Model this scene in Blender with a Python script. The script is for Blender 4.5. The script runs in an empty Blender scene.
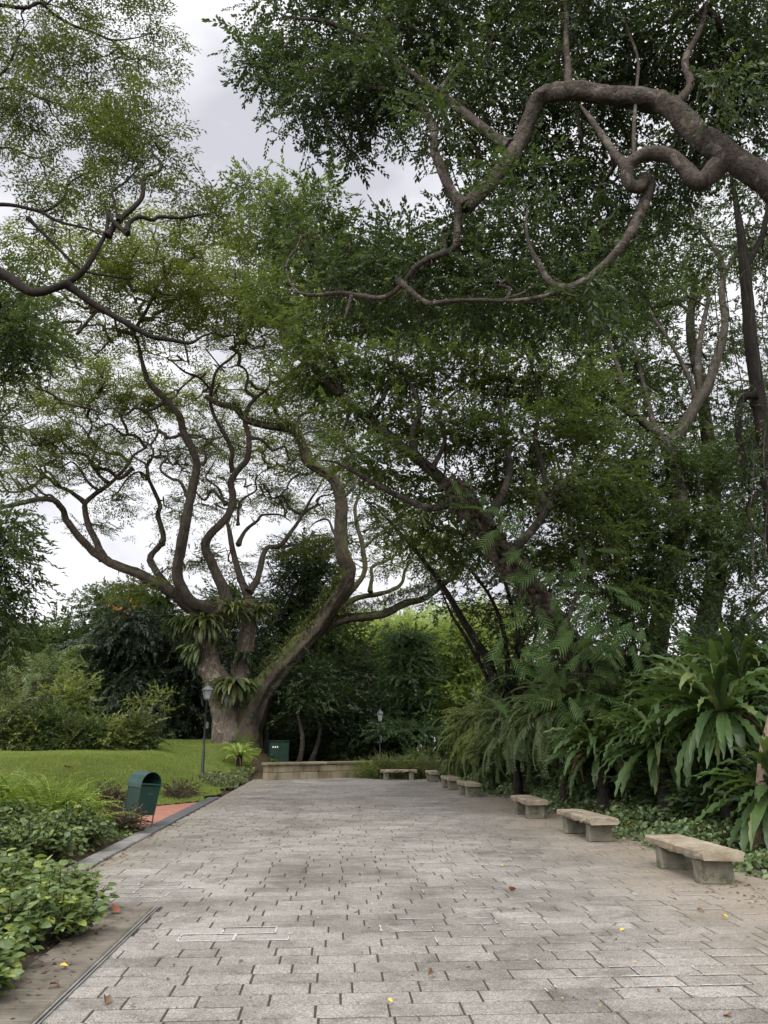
import bpy, math, random
import numpy as np
from mathutils import Vector, Matrix

# ------------------------------------------------------------------ camera, sky, sun
S = bpy.context.scene
C = S.collection
TH = math.atan(223 / 769.0)          # camera looks up by this much
PSI = math.radians(-3.5)             # and a little to the right of the plaza's long axis
FPX = 769.0
EYE = np.array([0.0, 0.0, 1.6])
cam_d = bpy.data.cameras.new('camera')
cam_d.sensor_fit = 'VERTICAL'
cam_d.sensor_height = 36.0
cam_d.lens = 36.0 * FPX / 1024.0
cam_d.clip_end = 3000
cam_d.clip_start = 0.05
cam = bpy.data.objects.new('camera', cam_d)
cam.location = EYE
cam.rotation_euler = (math.pi / 2 + TH, 0, PSI)
C.objects.link(cam)
S.camera = cam

SUN_EL, SUN_AZ = math.radians(55), math.radians(200)   # azimuth measured clockwise from +Y
W = bpy.data.worlds.new('World')
S.world = W
W.use_nodes = True
nt = W.node_tree
nt.nodes.clear()


def N(t, typ, **kw):
    n = t.nodes.new(typ)
    for k, v in kw.items():
        setattr(n, k, v)
    return n


out = N(nt, 'ShaderNodeOutputWorld')
sky = N(nt, 'ShaderNodeTexSky', sky_type='NISHITA', sun_disc=False)
sky.sun_elevation = SUN_EL
sky.sun_rotation = SUN_AZ
bg1 = N(nt, 'ShaderNodeBackground')
bg1.inputs[1].default_value = 0.05
nt.links.new(sky.outputs[0], bg1.inputs[0])
tc = N(nt, 'ShaderNodeTexCoord')
mp = N(nt, 'ShaderNodeMapping')
mp.inputs['Scale'].default_value = (1.0, 1.0, 1.9)
nt.links.new(tc.outputs['Generated'], mp.inputs[0])
nz = N(nt, 'ShaderNodeTexNoise')
nz.inputs['Scale'].default_value = 2.9
nz.inputs['Detail'].default_value = 5
nz.inputs['Roughness'].default_value = 0.52
nt.links.new(mp.outputs[0], nz.inputs['Vector'])
rmp = N(nt, 'ShaderNodeValToRGB')
rmp.color_ramp.elements[0].position = 0.37
rmp.color_ramp.elements[0].color = (0.56, 0.56, 0.615, 1)
rmp.color_ramp.elements[1].position = 0.59
rmp.color_ramp.elements[1].color = (0.93, 0.925, 0.955, 1)
nt.links.new(nz.outputs['Fac'], rmp.inputs[0])
sx = N(nt, 'ShaderNodeSeparateXYZ')
nt.links.new(tc.outputs['Generated'], sx.inputs[0])
zr = N(nt, 'ShaderNodeMapRange')          # overcast sky: brighter overhead
zr.interpolation_type = 'SMOOTHSTEP'
zr.inputs[1].default_value = 0.25
zr.inputs[2].default_value = 1.0
zr.inputs[3].default_value = 0.75
zr.inputs[4].default_value = 3.4
dotn = N(nt, 'ShaderNodeVectorMath', operation='DOT_PRODUCT')
nrmv = N(nt, 'ShaderNodeVectorMath', operation='NORMALIZE')
nt.links.new(tc.outputs['Generated'], nrmv.inputs[0])
nt.links.new(nrmv.outputs[0], dotn.inputs[0])
dotn.inputs[1].default_value = (math.sin(SUN_AZ) * math.cos(SUN_EL), math.cos(SUN_AZ) * math.cos(SUN_EL), math.sin(SUN_EL))
nt.links.new(dotn.outputs['Value'], zr.inputs[0])   # thin cloud glows broadly round the hidden sun
bg2 = N(nt, 'ShaderNodeBackground')
nt.links.new(rmp.outputs[0], bg2.inputs[0])
nt.links.new(zr.outputs[0], bg2.inputs[1])
mx = N(nt, 'ShaderNodeMixShader')
mx.inputs[0].default_value = 0.9
nt.links.new(bg1.outputs[0], mx.inputs[1])
nt.links.new(bg2.outputs[0], mx.inputs[2])
nt.links.new(mx.outputs[0], out.inputs[0])

sun_d = bpy.data.lights.new('sun', 'SUN')
sun_d.energy = 1.2
sun_d.angle = math.radians(18)
sun_d.color = (1.0, 0.96, 0.9)
sun = bpy.data.objects.new('sun', sun_d)
sdir = Vector((math.sin(SUN_AZ) * math.cos(SUN_EL), math.cos(SUN_AZ) * math.cos(SUN_EL), math.sin(SUN_EL)))
sun.rotation_euler = sdir.to_track_quat('Z', 'Y').to_euler()
C.objects.link(sun)

vs = S.view_settings
vs.view_transform = 'Standard'
vs.look = 'None'
vs.gamma = 1
vs.exposure = 0.8
vs.use_curve_mapping = False
S.render.film_transparent = False
cy = S.cycles
cy.max_bounces = 8
cy.diffuse_bounces = 4
cy.glossy_bounces = 2
cy.transmission_bounces = 6
cy.transparent_max_bounces = 4
cy.caustics_reflective = False
cy.caustics_refractive = False
cy.use_denoising = True
cy.use_adaptive_sampling = True
cy.adaptive_threshold = 0.015

# ------------------------------------------------------------------ helpers
rng = np.random.default_rng(7)
random.seed(7)


def ray(x, y):
    u = (x - 384) / FPX
    v = (512 - y) / FPX
    X, Y, Z = u, math.cos(TH) - v * math.sin(TH), math.sin(TH) + v * math.cos(TH)
    return np.array([X * math.cos(PSI) - Y * math.sin(PSI), X * math.sin(PSI) + Y * math.cos(PSI), Z])


def at(x, y, Y):
    d = ray(x, y)
    return EYE + d * (Y / d[1])


def ss(t):
    t = np.clip(t, 0, 1)
    return t * t * (3 - 2 * t)


def edge_y(x):                      # far edge of the brick path
    return np.interp(x, [-14, -10, -7, -4.9, -3.1], [16.2, 16.6, 17.0, 18.1, 20.6])


def terrain(x, y):
    x = np.asarray(x, float)
    y = np.asarray(y, float)
    lawn = 1.0 * ss((-3.25 - x) / 3.4) * ss((y - edge_y(x)) / 4.5)
    bump = 1.05 * np.exp(-((x + 4.6) ** 2 + (y - 35.5) ** 2) / 7.5) * ss((-1.9 - x) / 1.2)
    bed = 0.45 * ss((-2.6 - x) / 3.0) * ss((14.6 - y) / 2.0)
    right = 0.75 * ss((x - 5.0) / 4.5)
    back = 0.25 * ss((y - 33.5) / 5)
    return np.minimum(lawn + bump, 1.12) + bed + right + back


def on(x, y):                       # where a line of sight meets the ground
    d = ray(x, y)
    t = 2.0
    while t < 200:
        p = EYE + d * t
        if p[2] <= float(terrain(p[0], p[1])):
            return p
        t += 0.02
    return EYE + d * 40


class Geo:
    def __init__(s):
        s.V, s.F, s.n = [], [], 0
        s.M = []

    def add(s, V, F, m=0):
        V = np.asarray(V, float).reshape(-1, 3)
        F = np.asarray(F, np.int64)
        if F.ndim == 1:
            F = F.reshape(1, -1)
        s.V.append(V)
        s.F.append(F + s.n)
        s.M.append(m)
        s.n += len(V)

    def scatter(s, T, pos, R, m=0):
        """copies of template T=(verts, [face arrays]) at pos with 3x3 matrices R (columns = axes, scaled)"""
        V, FL = T
        n, k = len(pos), len(V)
        if n == 0:
            return
        W_ = np.einsum('nij,kj->nki', R, V) + np.asarray(pos)[:, None, :]
        off = (np.arange(n) * k)[:, None, None]
        s.V.append(W_.reshape(-1, 3))
        for F in FL:
            F = np.asarray(F)
            s.F.append((F[None] + off).reshape(-1, F.shape[1]) + s.n)
            s.M.append(m)
        s.n += n * k

    def build(s, name, mats, parent=None, loc=None, smooth=False):
        me = bpy.data.meshes.new(name)
        V = np.concatenate(s.V) if s.V else np.zeros((0, 3))
        if loc is None and parent is not None:
            loc = np.array(parent['_o'])
        if loc is not None:
            V = V - np.asarray(loc)
        cnt = sum(f.size for f in s.F)
        nf = sum(len(f) for f in s.F)
        me.vertices.add(len(V))
        me.vertices.foreach_set('co', V.astype(np.float32).ravel())
        me.loops.add(cnt)
        me.loops.foreach_set('vertex_index', np.concatenate([f.ravel() for f in s.F]).astype(np.int32))
        me.polygons.add(nf)
        tot = np.concatenate([np.full(len(f), f.shape[1]) for f in s.F]).astype(np.int32)
        st = np.concatenate([[0], np.cumsum(tot)[:-1]]).astype(np.int32)
        me.polygons.foreach_set('loop_start', st)
        me.polygons.foreach_set('loop_total', tot)
        me.polygons.foreach_set('material_index', np.concatenate([np.full(len(f), m) for f, m in zip(s.F, s.M)]).astype(np.int32))
        me.polygons.foreach_set('use_smooth', np.full(nf, smooth))
        me.update(calc_edges=True)
        me.validate()
        for m in (mats if isinstance(mats, (list, tuple)) else [mats]):
            me.materials.append(m)
        o = bpy.data.objects.new(name, me)
        C.objects.link(o)
        if parent is not None:
            o.parent = parent
        elif loc is not None:
            o.location = loc
        return o


def thing(name, label, cat, loc=(0, 0, 0), group=None):
    o = bpy.data.objects.new(name, None)
    C.objects.link(o)
    o.location = loc
    o['_o'] = [float(v) for v in loc]
    o.empty_display_size = 0.2
    tag(o, label, cat, group)
    return o


def tag(o, label, cat, group=None):
    o['label'] = label
    o['category'] = cat
    if group:
        o['group'] = group
    return o


def struct(o, kind='structure'):
    o['kind'] = kind
    return o


def dup(root, loc, rotz=0.0, scale=1.0, label=None):
    r = root.copy()
    C.objects.link(r)
    r.location = loc
    r.rotation_euler = (0, 0, rotz)
    r.scale = (scale, scale, scale)
    if label:
        r['label'] = label
    for ch in root.children:
        c = ch.copy()
        C.objects.link(c)
        c.parent = r
        for g in ch.children:
            d = g.copy()
            C.objects.link(d)
            d.parent = c
    return r


def unit(v):
    v = np.asarray(v, float)
    return v / np.maximum(np.linalg.norm(v, axis=-1, keepdims=True), 1e-9)


def frames(y, zhint, scale):
    """matrices whose second column is y (leaf axis), third near zhint"""
    y = unit(y)
    z = zhint - (zhint * y).sum(1, keepdims=True) * y
    bad = np.linalg.norm(z, axis=1) < 1e-3
    z[bad] = np.cross(y[bad], [1.0, 0.3, 0.2])
    z = unit(z)
    x = np.cross(y, z)
    R = np.stack([x, y, z], axis=2)
    return R * np.asarray(scale).reshape(-1, 1, 1)


def catmull(P, n):
    P = np.asarray(P, float)
    if len(P) < 3:
        t = np.linspace(0, 1, n + 1)[:, None]
        return P[0] * (1 - t) + P[1] * t
    Q = np.vstack([2 * P[0] - P[1], P, 2 * P[-1] - P[-2]])
    o = []
    for i in range(len(P) - 1):
        a, b, c, d = Q[i:i + 4]
        for t in np.linspace(0, 1, n, endpoint=False):
            o.append(.5 * (2 * b + (c - a) * t + (2 * a - 5 * b + 4 * c - d) * t * t + (3 * b - a - 3 * c + d) * t ** 3))
    o.append(P[-1])
    return np.array(o)


def tube(g, P, r, sides=6, m=0, lump=0.0, cap=False, seed=0):
    P = np.asarray(P, float)
    n = len(P)
    r = np.broadcast_to(np.asarray(r, float), (n,)).copy()
    T = unit(np.gradient(P, axis=0))
    ref = np.array([0.31, 0.87, 0.2]) if abs(T[0][2]) > .8 else np.array([0, 0, 1.0])
    nrm = unit(np.cross(T[0], ref))
    Ns = [nrm]
    for i in range(1, n):
        v = Ns[-1] - np.dot(Ns[-1], T[i]) * T[i]
        Ns.append(unit(v))
    Ns = np.array(Ns)
    B = np.cross(T, Ns)
    a = np.linspace(0, 2 * np.pi, sides, endpoint=False)
    rr = r[:, None] * np.ones(sides)[None]
    if lump:
        k = np.random.default_rng(seed)
        ph = k.uniform(0, 6.28, 6)
        s = np.arange(n)[:, None]
        rr = rr * (1 + lump * (np.sin(a * 3 + ph[0] + s * .35) + .7 * np.sin(a * 5 + ph[1] - s * .23) + .6 * np.sin(s * .9 + ph[2] + a)) * .5
                   + lump * .35 * k.normal(size=(n, sides)))
        if sides >= 30:
            rr = rr * (1 + .06 * np.sin(a * 8 + ph[3] + .25 * np.sin(s * .3)) + .02 * np.sin(a * 14 + ph[4] + .2 * s))
    V = P[:, None] + rr[..., None] * (np.cos(a)[None, :, None] * Ns[:, None] + np.sin(a)[None, :, None] * B[:, None])
    i = np.arange(n - 1)[:, None] * sides
    j = np.arange(sides)[None]
    k2 = (j + 1) % sides
    F = np.stack([i + j, i + k2, i + k2 + sides, i + j + sides], -1).reshape(-1, 4)
    g.add(V.reshape(-1, 3), F, m)
    if cap:
        g.add(V[-1], [list(range(sides))], m)
        g.add(V[0], [list(range(sides))[::-1]], m)


def box(g, c, s, rz=0.0, m=0, bev=0.0, jit=0.0, taper=1.0):
    """box centred at c with full size s, chamfered by bev"""
    h = np.asarray(s, float) / 2
    b = min(bev, h.min() * .8)
    vs_, idx = [], {}
    for sx_ in (-1, 1):
        for sy_ in (-1, 1):
            for sz_ in (-1, 1):
                for ax in range(3):
                    p = np.array([sx_, sy_, sz_]) * h
                    for a2 in range(3):
                        if a2 != ax:
                            p[a2] -= (sx_, sy_, sz_)[a2] * b
                    idx[(sx_, sy_, sz_, ax)] = len(vs_)
                    vs_.append(p)
    V = np.array(vs_)
    if taper != 1.0:
        k = np.where(V[:, 2] < 0, taper, 1.0)
        V[:, :2] *= k[:, None]
    F4, F3 = [], []

    def face(ids, nrm):
        p = V[ids]
        if np.dot(np.cross(p[1] - p[0], p[2] - p[0]), nrm) < 0:
            ids = ids[::-1]
        (F4 if len(ids) == 4 else F3).append(ids)
    for ax in range(3):
        o1, o2 = [a for a in range(3) if a != ax]
        for sg in (-1, 1):
            ids = []
            for s1, s2 in ((-1, -1), (1, -1), (1, 1), (-1, 1)):
                sv = [0, 0, 0]
                sv[ax], sv[o1], sv[o2] = sg, s1, s2
                ids.append(idx[(*sv, ax)])
            nn = np.zeros(3)
            nn[ax] = sg
            face(ids, nn)
    if b > 0:
        for ax in range(3):
            o1, o2 = [a for a in range(3) if a != ax]
            for s1 in (-1, 1):
                for s2 in (-1, 1):
                    ids = []
                    for sa, fx in ((-1, o1), (1, o1), (1, o2), (-1, o2)):
                        sv = [0, 0, 0]
                        sv[ax], sv[o1], sv[o2] = sa, s1, s2
                        ids.append(idx[(*sv, fx)])
                    nn = np.zeros(3)
                    nn[o1], nn[o2] = s1, s2
                    face(ids, nn)
        for sx_ in (-1, 1):
            for sy_ in (-1, 1):
                for sz_ in (-1, 1):
                    face([idx[(sx_, sy_, sz_, a)] for a in range(3)], np.array([sx_, sy_, sz_]))
    if jit:
        V = V + rng.normal(0, jit, V.shape)
    c_, s_ = math.cos(rz), math.sin(rz)
    V = V @ np.array([[c_, s_, 0], [-s_, c_, 0], [0, 0, 1]]) + np.asarray(c)
    g.add(V, F4, m)
    if F3:
        g.V.append(np.zeros((0, 3)))
        g.F.append(np.array(F3) + g.n - len(V))
        g.M.append(m)


def lathe(g, c, prof, sides=12, m=0):
    a = np.linspace(0, 2 * np.pi, sides, endpoint=False)
    P = np.array([[[r * math.cos(t), r * math.sin(t), z] for t in a] for r, z in prof]) + np.asarray(c)
    n = len(prof)
    i = np.arange(n - 1)[:, None] * sides
    j = np.arange(sides)[None]
    k2 = (j + 1) % sides
    g.add(P.reshape(-1, 3), np.stack([i + j, i + k2, i + k2 + sides, i + j + sides], -1).reshape(-1, 4), m)


# ------------------------------------------------------------------ materials
def mat(name):
    m = bpy.data.materials.new(name)
    m.use_nodes = True
    m.node_tree.nodes.clear()
    o = N(m.node_tree, 'ShaderNodeOutputMaterial')
    return m, m.node_tree, o


def ramp(t, src, stops):
    r = N(t, 'ShaderNodeValToRGB')
    e = r.color_ramp.elements
    while len(e) < len(stops):
        e.new(0.5)
    for k, (p, c) in zip(e, stops):
        k.position = p
        k.color = (*c, 1)
    t.links.new(src, r.inputs[0])
    return r.outputs[0]


def noise(t, scale, detail=4, rough=.55, coord='Object', sc=None, dist=0):
    tc_ = N(t, 'ShaderNodeNewGeometry' if coord == 'World' else 'ShaderNodeTexCoord')
    v = tc_.outputs['Position' if coord == 'World' else coord]
    if sc:
        mp_ = N(t, 'ShaderNodeMapping')
        mp_.inputs['Scale'].default_value = sc
        t.links.new(v, mp_.inputs[0])
        v = mp_.outputs[0]
    n = N(t, 'ShaderNodeTexNoise')
    n.inputs['Scale'].default_value = scale
    n.inputs['Detail'].default_value = detail
    n.inputs['Roughness'].default_value = rough
    n.inputs['Distortion'].default_value = dist
    t.links.new(v, n.inputs['Vector'])
    return n.outputs['Fac']


def mixc(t, fac, a, b, mode='MIX'):
    m = N(t, 'ShaderNodeMix', data_type='RGBA', blend_type=mode)
    for sock, v in ((m.inputs[0], fac), (m.inputs[6], a), (m.inputs[7], b)):
        if isinstance(v, (int, float)):
            sock.default_value = v
        elif isinstance(v, tuple):
            sock.default_value = (*v, 1)
        else:
            t.links.new(v, sock)
    return m.outputs[2]


def mth(t, op, a, b=0.5, clamp=False):
    m = N(t, 'ShaderNodeMath', operation=op, use_clamp=clamp)
    for sock, v in ((m.inputs[0], a), (m.inputs[1], b)):
        if isinstance(v, (int, float)):
            sock.default_value = v
        else:
            t.links.new(v, sock)
    return m.outputs[0]


def pbr(t, o, col, rough=.8, bump=None, bd=.02, bs=.5, spec=.3):
    p = N(t, 'ShaderNodeBsdfPrincipled')
    if isinstance(col, tuple):
        p.inputs['Base Color'].default_value = (*col, 1)
    else:
        t.links.new(col, p.inputs['Base Color'])
    if isinstance(rough, (int, float)):
        p.inputs['Roughness'].default_value = rough
    else:
        t.links.new(rough, p.inputs['Roughness'])
    p.inputs['Specular IOR Level'].default_value = spec
    if bump is not None:
        b = N(t, 'ShaderNodeBump')
        b.inputs['Strength'].default_value = bs
        b.inputs['Distance'].default_value = bd
        t.links.new(bump, b.inputs['Height'])
        t.links.new(b.outputs[0], p.inputs['Normal'])
    t.links.new(p.outputs[0], o.inputs[0])
    return p


def leaf_mat(name, a, b, young=None, trans=.38, rough=.45, gloss=.35, clump=.25, yfrac=.86):
    """a..b: dark and light leaf colour, young: rarer fresh or dry leaves"""
    m, t, o = mat(name)
    gm = N(t, 'ShaderNodeNewGeometry')
    rnd = gm.outputs['Random Per Island']
    n1 = noise(t, clump, 3, .6)
    f = mth(t, 'ADD', mth(t, 'MULTIPLY', rnd, .55), mth(t, 'MULTIPLY', mth(t, 'SUBTRACT', n1, .3), 1.25), True)
    col = mixc(t, f, a, b)
    if young:
        r2 = mth(t, 'FRACT', mth(t, 'MULTIPLY', rnd, 57.3), 0)
        col = mixc(t, mth(t, 'GREATER_THAN', r2, yfrac), col, young)
    d = N(t, 'ShaderNodeBsdfPrincipled')
    d.inputs['Roughness'].default_value = rough
    d.inputs['Specular IOR Level'].default_value = gloss
    t.links.new(col, d.inputs['Base Color'])
    tr = N(t, 'ShaderNodeBsdfTranslucent')
    tcol = mixc(t, .55, col, tuple(min(1, c) for c in (b[0] * 1.8, b[1] * 1.7, b[2] * .75)))
    t.links.new(tcol, tr.inputs[0])
    mxs = N(t, 'ShaderNodeMixShader')
    mxs.inputs[0].default_value = trans
    t.links.new(d.outputs[0], mxs.inputs[1])
    t.links.new(tr.outputs[0], mxs.inputs[2])
    t.links.new(mxs.outputs[0], o.inputs[0])
    return m


def bark_mat(name, a, b, moss=None, mossamt=0.0, scale=3.0, stretch=(1, 1, .25), patch=None):
    m, t, o = mat(name)
    n1 = noise(t, scale * 4, 6, .65, sc=stretch)
    n2 = noise(t, scale * .5, 4, .6)
    f = mth(t, 'ADD', mth(t, 'MULTIPLY', n1, .7), mth(t, 'MULTIPLY', n2, .5))
    col = ramp(t, f, [(.38, a), (.78, b)])
    if patch:
        n4 = noise(t, scale * .9, 5, .6, dist=.6)
        col = mixc(t, ramp(t, n4, [(.55, (0, 0, 0)), (.62, (1, 1, 1))]), col, patch)
    if moss:
        gm = N(t, 'ShaderNodeNewGeometry')
        sp = N(t, 'ShaderNodeSeparateXYZ')
        t.links.new(gm.outputs['Normal'], sp.inputs[0])
        n3 = noise(t, 1.3, 5, .65)
        mf = mth(t, 'ADD', mth(t, 'MULTIPLY', sp.outputs[2], .5), n3)
        mf = ramp(t, mf, [(.78 - mossamt, (0, 0, 0)), (.95 - mossamt, (1, 1, 1))])
        mc = ramp(t, noise(t, 18, 3), [(.35, tuple(c * .6 for c in moss)), (.7, moss)])
        col = mixc(t, mf, col, mc)
    pbr(t, o, col, .92, n1, .06, 1.0, .12)
    return m


def plain(name, col, rough=.6, spec=.4, var=.25, scale=6, metal=0.0, dirt=None):
    m, t, o = mat(name)
    n1 = noise(t, scale, 5, .6)
    c = ramp(t, n1, [(.3, tuple(x * (1 - var) for x in col)), (.7, tuple(x * (1 + var) for x in col))])
    if dirt:
        c = mixc(t, ramp(t, noise(t, scale * .6, 6, .7), [(.55, (0, 0, 0)), (.75, (1, 1, 1))]), c, dirt)
    p = pbr(t, o, c, rough, n1, .003, .3, spec)
    p.inputs['Metallic'].default_value = metal
    return m


# granite-chip pavers
M_pave, t, o = mat('granite_paver')
gm = N(t, 'ShaderNodeNewGeometry')
speck = noise(t, 95, 2, .8)
mid = noise(t, 14, 4, .6)
big = noise(t, .55, 5, .6, dist=.4)
base = ramp(t, gm.outputs['Random Per Island'], [(0, (.166, .157, .143)), (.5, (.19, .18, .165)), (1, (.222, .211, .195))])
base = mixc(t, .75, base, ramp(t, speck, [(.36, (.3, .29, .28)), (.5, (.98, .97, .95)), (.64, (1.7, 1.7, 1.7))]), 'MULTIPLY')
base = mixc(t, .5, base, ramp(t, mid, [(.3, (.7, .69, .66)), (.7, (1.18, 1.17, 1.15))]), 'MULTIPLY')
base = mixc(t, .75, base, ramp(t, big, [(.33, (.55, .53, .5)), (.5, (.95, .94, .92)), (.68, (1.25, 1.24, 1.22))]), 'MULTIPLY')
spx = N(t, 'ShaderNodeSeparateXYZ')
tcx = N(t, 'ShaderNodeTexCoord')
t.links.new(tcx.outputs['Object'], spx.inputs[0])
edge_n = noise(t, .8, 5, .65)
dx = mth(t, 'ADD', spx.outputs[0], mth(t, 'MULTIPLY', mth(t, 'SUBTRACT', edge_n, .5), 3.2))
tan_f = N(t, 'ShaderNodeMapRange')
tan_f.inputs[1].default_value = 2.7
tan_f.inputs[2].default_value = 4.3
tan_f.inputs[4].default_value = .7
t.links.new(dx, tan_f.inputs[0])
tanc = ramp(t, noise(t, 30, 5, .7), [(.3, (.13, .105, .072)), (.7, (.25, .205, .145))])
damp = noise(t, 1.7, 6, .7, dist=.8)
base = mixc(t, .8, base, ramp(t, damp, [(.36, (.6, .58, .54)), (.5, (1, .99, .97)), (.66, (1.12, 1.11, 1.1))]), 'MULTIPLY')
base = mixc(t, tan_f.outputs[0], base, tanc)       # silt washed in from the planting bed
lft = N(t, 'ShaderNodeMapRange')
lft.inputs[1].default_value = -2.2
lft.inputs[2].default_value = -3.2
lft.inputs[4].default_value = .6
t.links.new(mth(t, 'SUBTRACT', spx.outputs[0], mth(t, 'MULTIPLY', mth(t, 'SUBTRACT', edge_n, .5), 2.0)), lft.inputs[0])
base = mixc(t, lft.outputs[0], base, (.17, .15, .1))
rgh = N(t, 'ShaderNodeMapRange')
rgh.inputs[3].default_value = .55
rgh.inputs[4].default_value = .9
t.links.new(big, rgh.inputs[0])
pbr(t, o, base, rgh.outputs[0], mth(t, 'ADD', speck, mth(t, 'MULTIPLY', mid, .8)), .004, .55, .35)

M_joint = plain('joint_grit', (.05, .043, .032), .95, .1, .4, 20)
M_chalk = plain('lime_stain', (.33, .322, .3), .9, .2, .3, 40)
M_conc = plain('grey_concrete', (.17, .165, .15), .9, .2, .3, 5, dirt=(.1, .095, .075))
M_dark = plain('dark_kerb', (.075, .075, .078), .85, .3, .25, 8, dirt=(.16, .14, .1))
M_drain = None
M_drain, t, o = mat('ribbed_drain_slab')
tcx = N(t, 'ShaderNodeTexCoord')
wv = N(t, 'ShaderNodeTexWave', wave_type='BANDS', bands_direction='Y')
wv.inputs['Scale'].default_value = 11
wv.inputs['Distortion'].default_value = 1.1
wv.inputs['Detail'].default_value = 3
t.links.new(tcx.outputs['Object'], wv.inputs['Vector'])
nn = noise(t, 3.5, 6, .65)
col = ramp(t, nn, [(.3, (.06, .052, .038)), (.7, (.15, .132, .102))])
col = mixc(t, .35, col, ramp(t, wv.outputs['Fac'], [(0, (.6, .6, .6)), (.5, (1.1, 1.1, 1.1))]), 'MULTIPLY')
pbr(t, o, col, .8, mth(t, 'ADD', wv.outputs['Fac'], nn), .006, .5, .3)

M_brick, t, o = mat('red_path_brick')
tcx = N(t, 'ShaderNodeTexCoord')
bk = N(t, 'ShaderNodeTexBrick')
bk.inputs['Scale'].default_value = 4.5
bk.inputs['Color1'].default_value = (.26, .1, .065, 1)
bk.inputs['Color2'].default_value = (.33, .15, .105, 1)
bk.inputs['Mortar'].default_value = (.22, .14, .1, 1)
bk.inputs['Mortar Size'].default_value = .015
t.links.new(tcx.outputs['Object'], bk.inputs['Vector'])
col = mixc(t, .5, bk.outputs['Color'], ramp(t, noise(t, 3, 5, .6), [(.3, (.75, .75, .75)), (.7, (1.15, 1.12, 1.1))]), 'MULTIPLY')
pbr(t, o, col, .85, bk.outputs['Fac'], .003, -.4, .25)

M_soil, t, o = mat('soil_and_leaf_litter')
n1 = noise(t, 9, 7, .7)
col = ramp(t, n1, [(.3, (.025, .019, .012)), (.55, (.06, .045, .028)), (.75, (.12, .085, .05))])
pbr(t, o, col, .95, n1, .05, .8, .1)

M_turf, t, o = mat('turf')
n1 = noise(t, 1.1, 5, .6)
n2 = noise(t, 40, 4, .7)
col = ramp(t, n1, [(.3, (.075, .115, .026)), (.5, (.12, .165, .04)), (.72, (.18, .2, .07))])
col = mixc(t, .7, col, ramp(t, n2, [(.3, (.45, .45, .45)), (.7, (1.35, 1.3, 1.2))]), 'MULTIPLY')
pbr(t, o, col, .9, n2, .05, .9, .1)

M_stone, t, o = mat('bench_granite')
n1 = noise(t, 60, 4, .7, 'World')
n2 = noise(t, 3.5, 6, .65, 'World')
gm = N(t, 'ShaderNodeNewGeometry')
col = ramp(t, n2, [(.28, (.1, .08, .052)), (.5, (.225, .19, .135)), (.75, (.32, .285, .22))])
col = mixc(t, .5, col, ramp(t, n1, [(.3, (.7, .7, .7)), (.7, (1.2, 1.2, 1.2))]), 'MULTIPLY')
st_ = ramp(t, noise(t, 7, 6, .7, 'World', sc=(1, 1, .6)), [(.52, (0, 0, 0)), (.66, (1, 1, 1))])
col = mixc(t, mth(t, 'MULTIPLY', st_, .65), col, (.17, .105, .05))
pbr(t, o, col, .88, mth(t, 'ADD', n2, mth(t, 'MULTIPLY', n1, .3)), .012, .7, .25)
M_stoneleg, t, o = mat('bench_leg_concrete')
n1 = noise(t, 50, 4, .7, 'World')
n2 = noise(t, 4, 6, .65, 'World')
col = ramp(t, n2, [(.3, (.085, .08, .055)), (.7, (.2, .185, .14))])
col = mixc(t, ramp(t, noise(t, 6, 6, .7, 'World'), [(.5, (0, 0, 0)), (.62, (1, 1, 1))]), col, (.07, .075, .04))
col = mixc(t, .5, col, ramp(t, n1, [(.3, (.7, .7, .7)), (.7, (1.2, 1.2, 1.2))]), 'MULTIPLY')
pbr(t, o, col, .9, n2, .008, .6, .2)

M_wall, t, o = mat('weathered_sandstone')
n1 = noise(t, 2.2, 6, .65, sc=(1, 1, .35))
n2 = noise(t, 30, 4, .7)
gm = N(t, 'ShaderNodeNewGeometry')
col = ramp(t, gm.outputs['Random Per Island'], [(0, (.165, .135, .085)), (.5, (.215, .18, .118)), (1, (.26, .225, .155))])
col = mixc(t, .9, col, ramp(t, n1, [(.32, (.35, .36, .3)), (.5, (.9, .9, .88)), (.7, (1.1, 1.1, 1.1))]), 'MULTIPLY')
pbr(t, o, col, .92, mth(t, 'ADD', n1, mth(t, 'MULTIPLY', n2, .3)), .015, .6, .2)

M_green = plain('bin_green_paint', (.006, .027, .019), .45, .45, .2, 4, dirt=(.014, .04, .03))
M_hood = plain('bin_hood_paint', (.011, .04, .03), .33, .6, .25, 5, dirt=(.035, .07, .058))
M_black = plain('bin_inside', (.006, .01, .008), .8, .2)
M_post = plain('lamp_black_paint', (.016, .017, .018), .45, .5, .2, 8)
M_lampm = plain('lamp_grey_metal', (.075, .078, .082), .5, .5, .15, 8)
M_glass = plain('lamp_frosted_pane', (.27, .28, .285), .25, .6, .06, 4)
M_cab = plain('cabinet_green_paint', (.005, .027, .016), .5, .4, .2, 3)
M_white = plain('white_sticker', (.7, .7, .68), .6, .3, .1, 8)
M_crane = plain('crane_white_steel', (.7, .71, .74), .6, .3, .08, 2)

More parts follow.
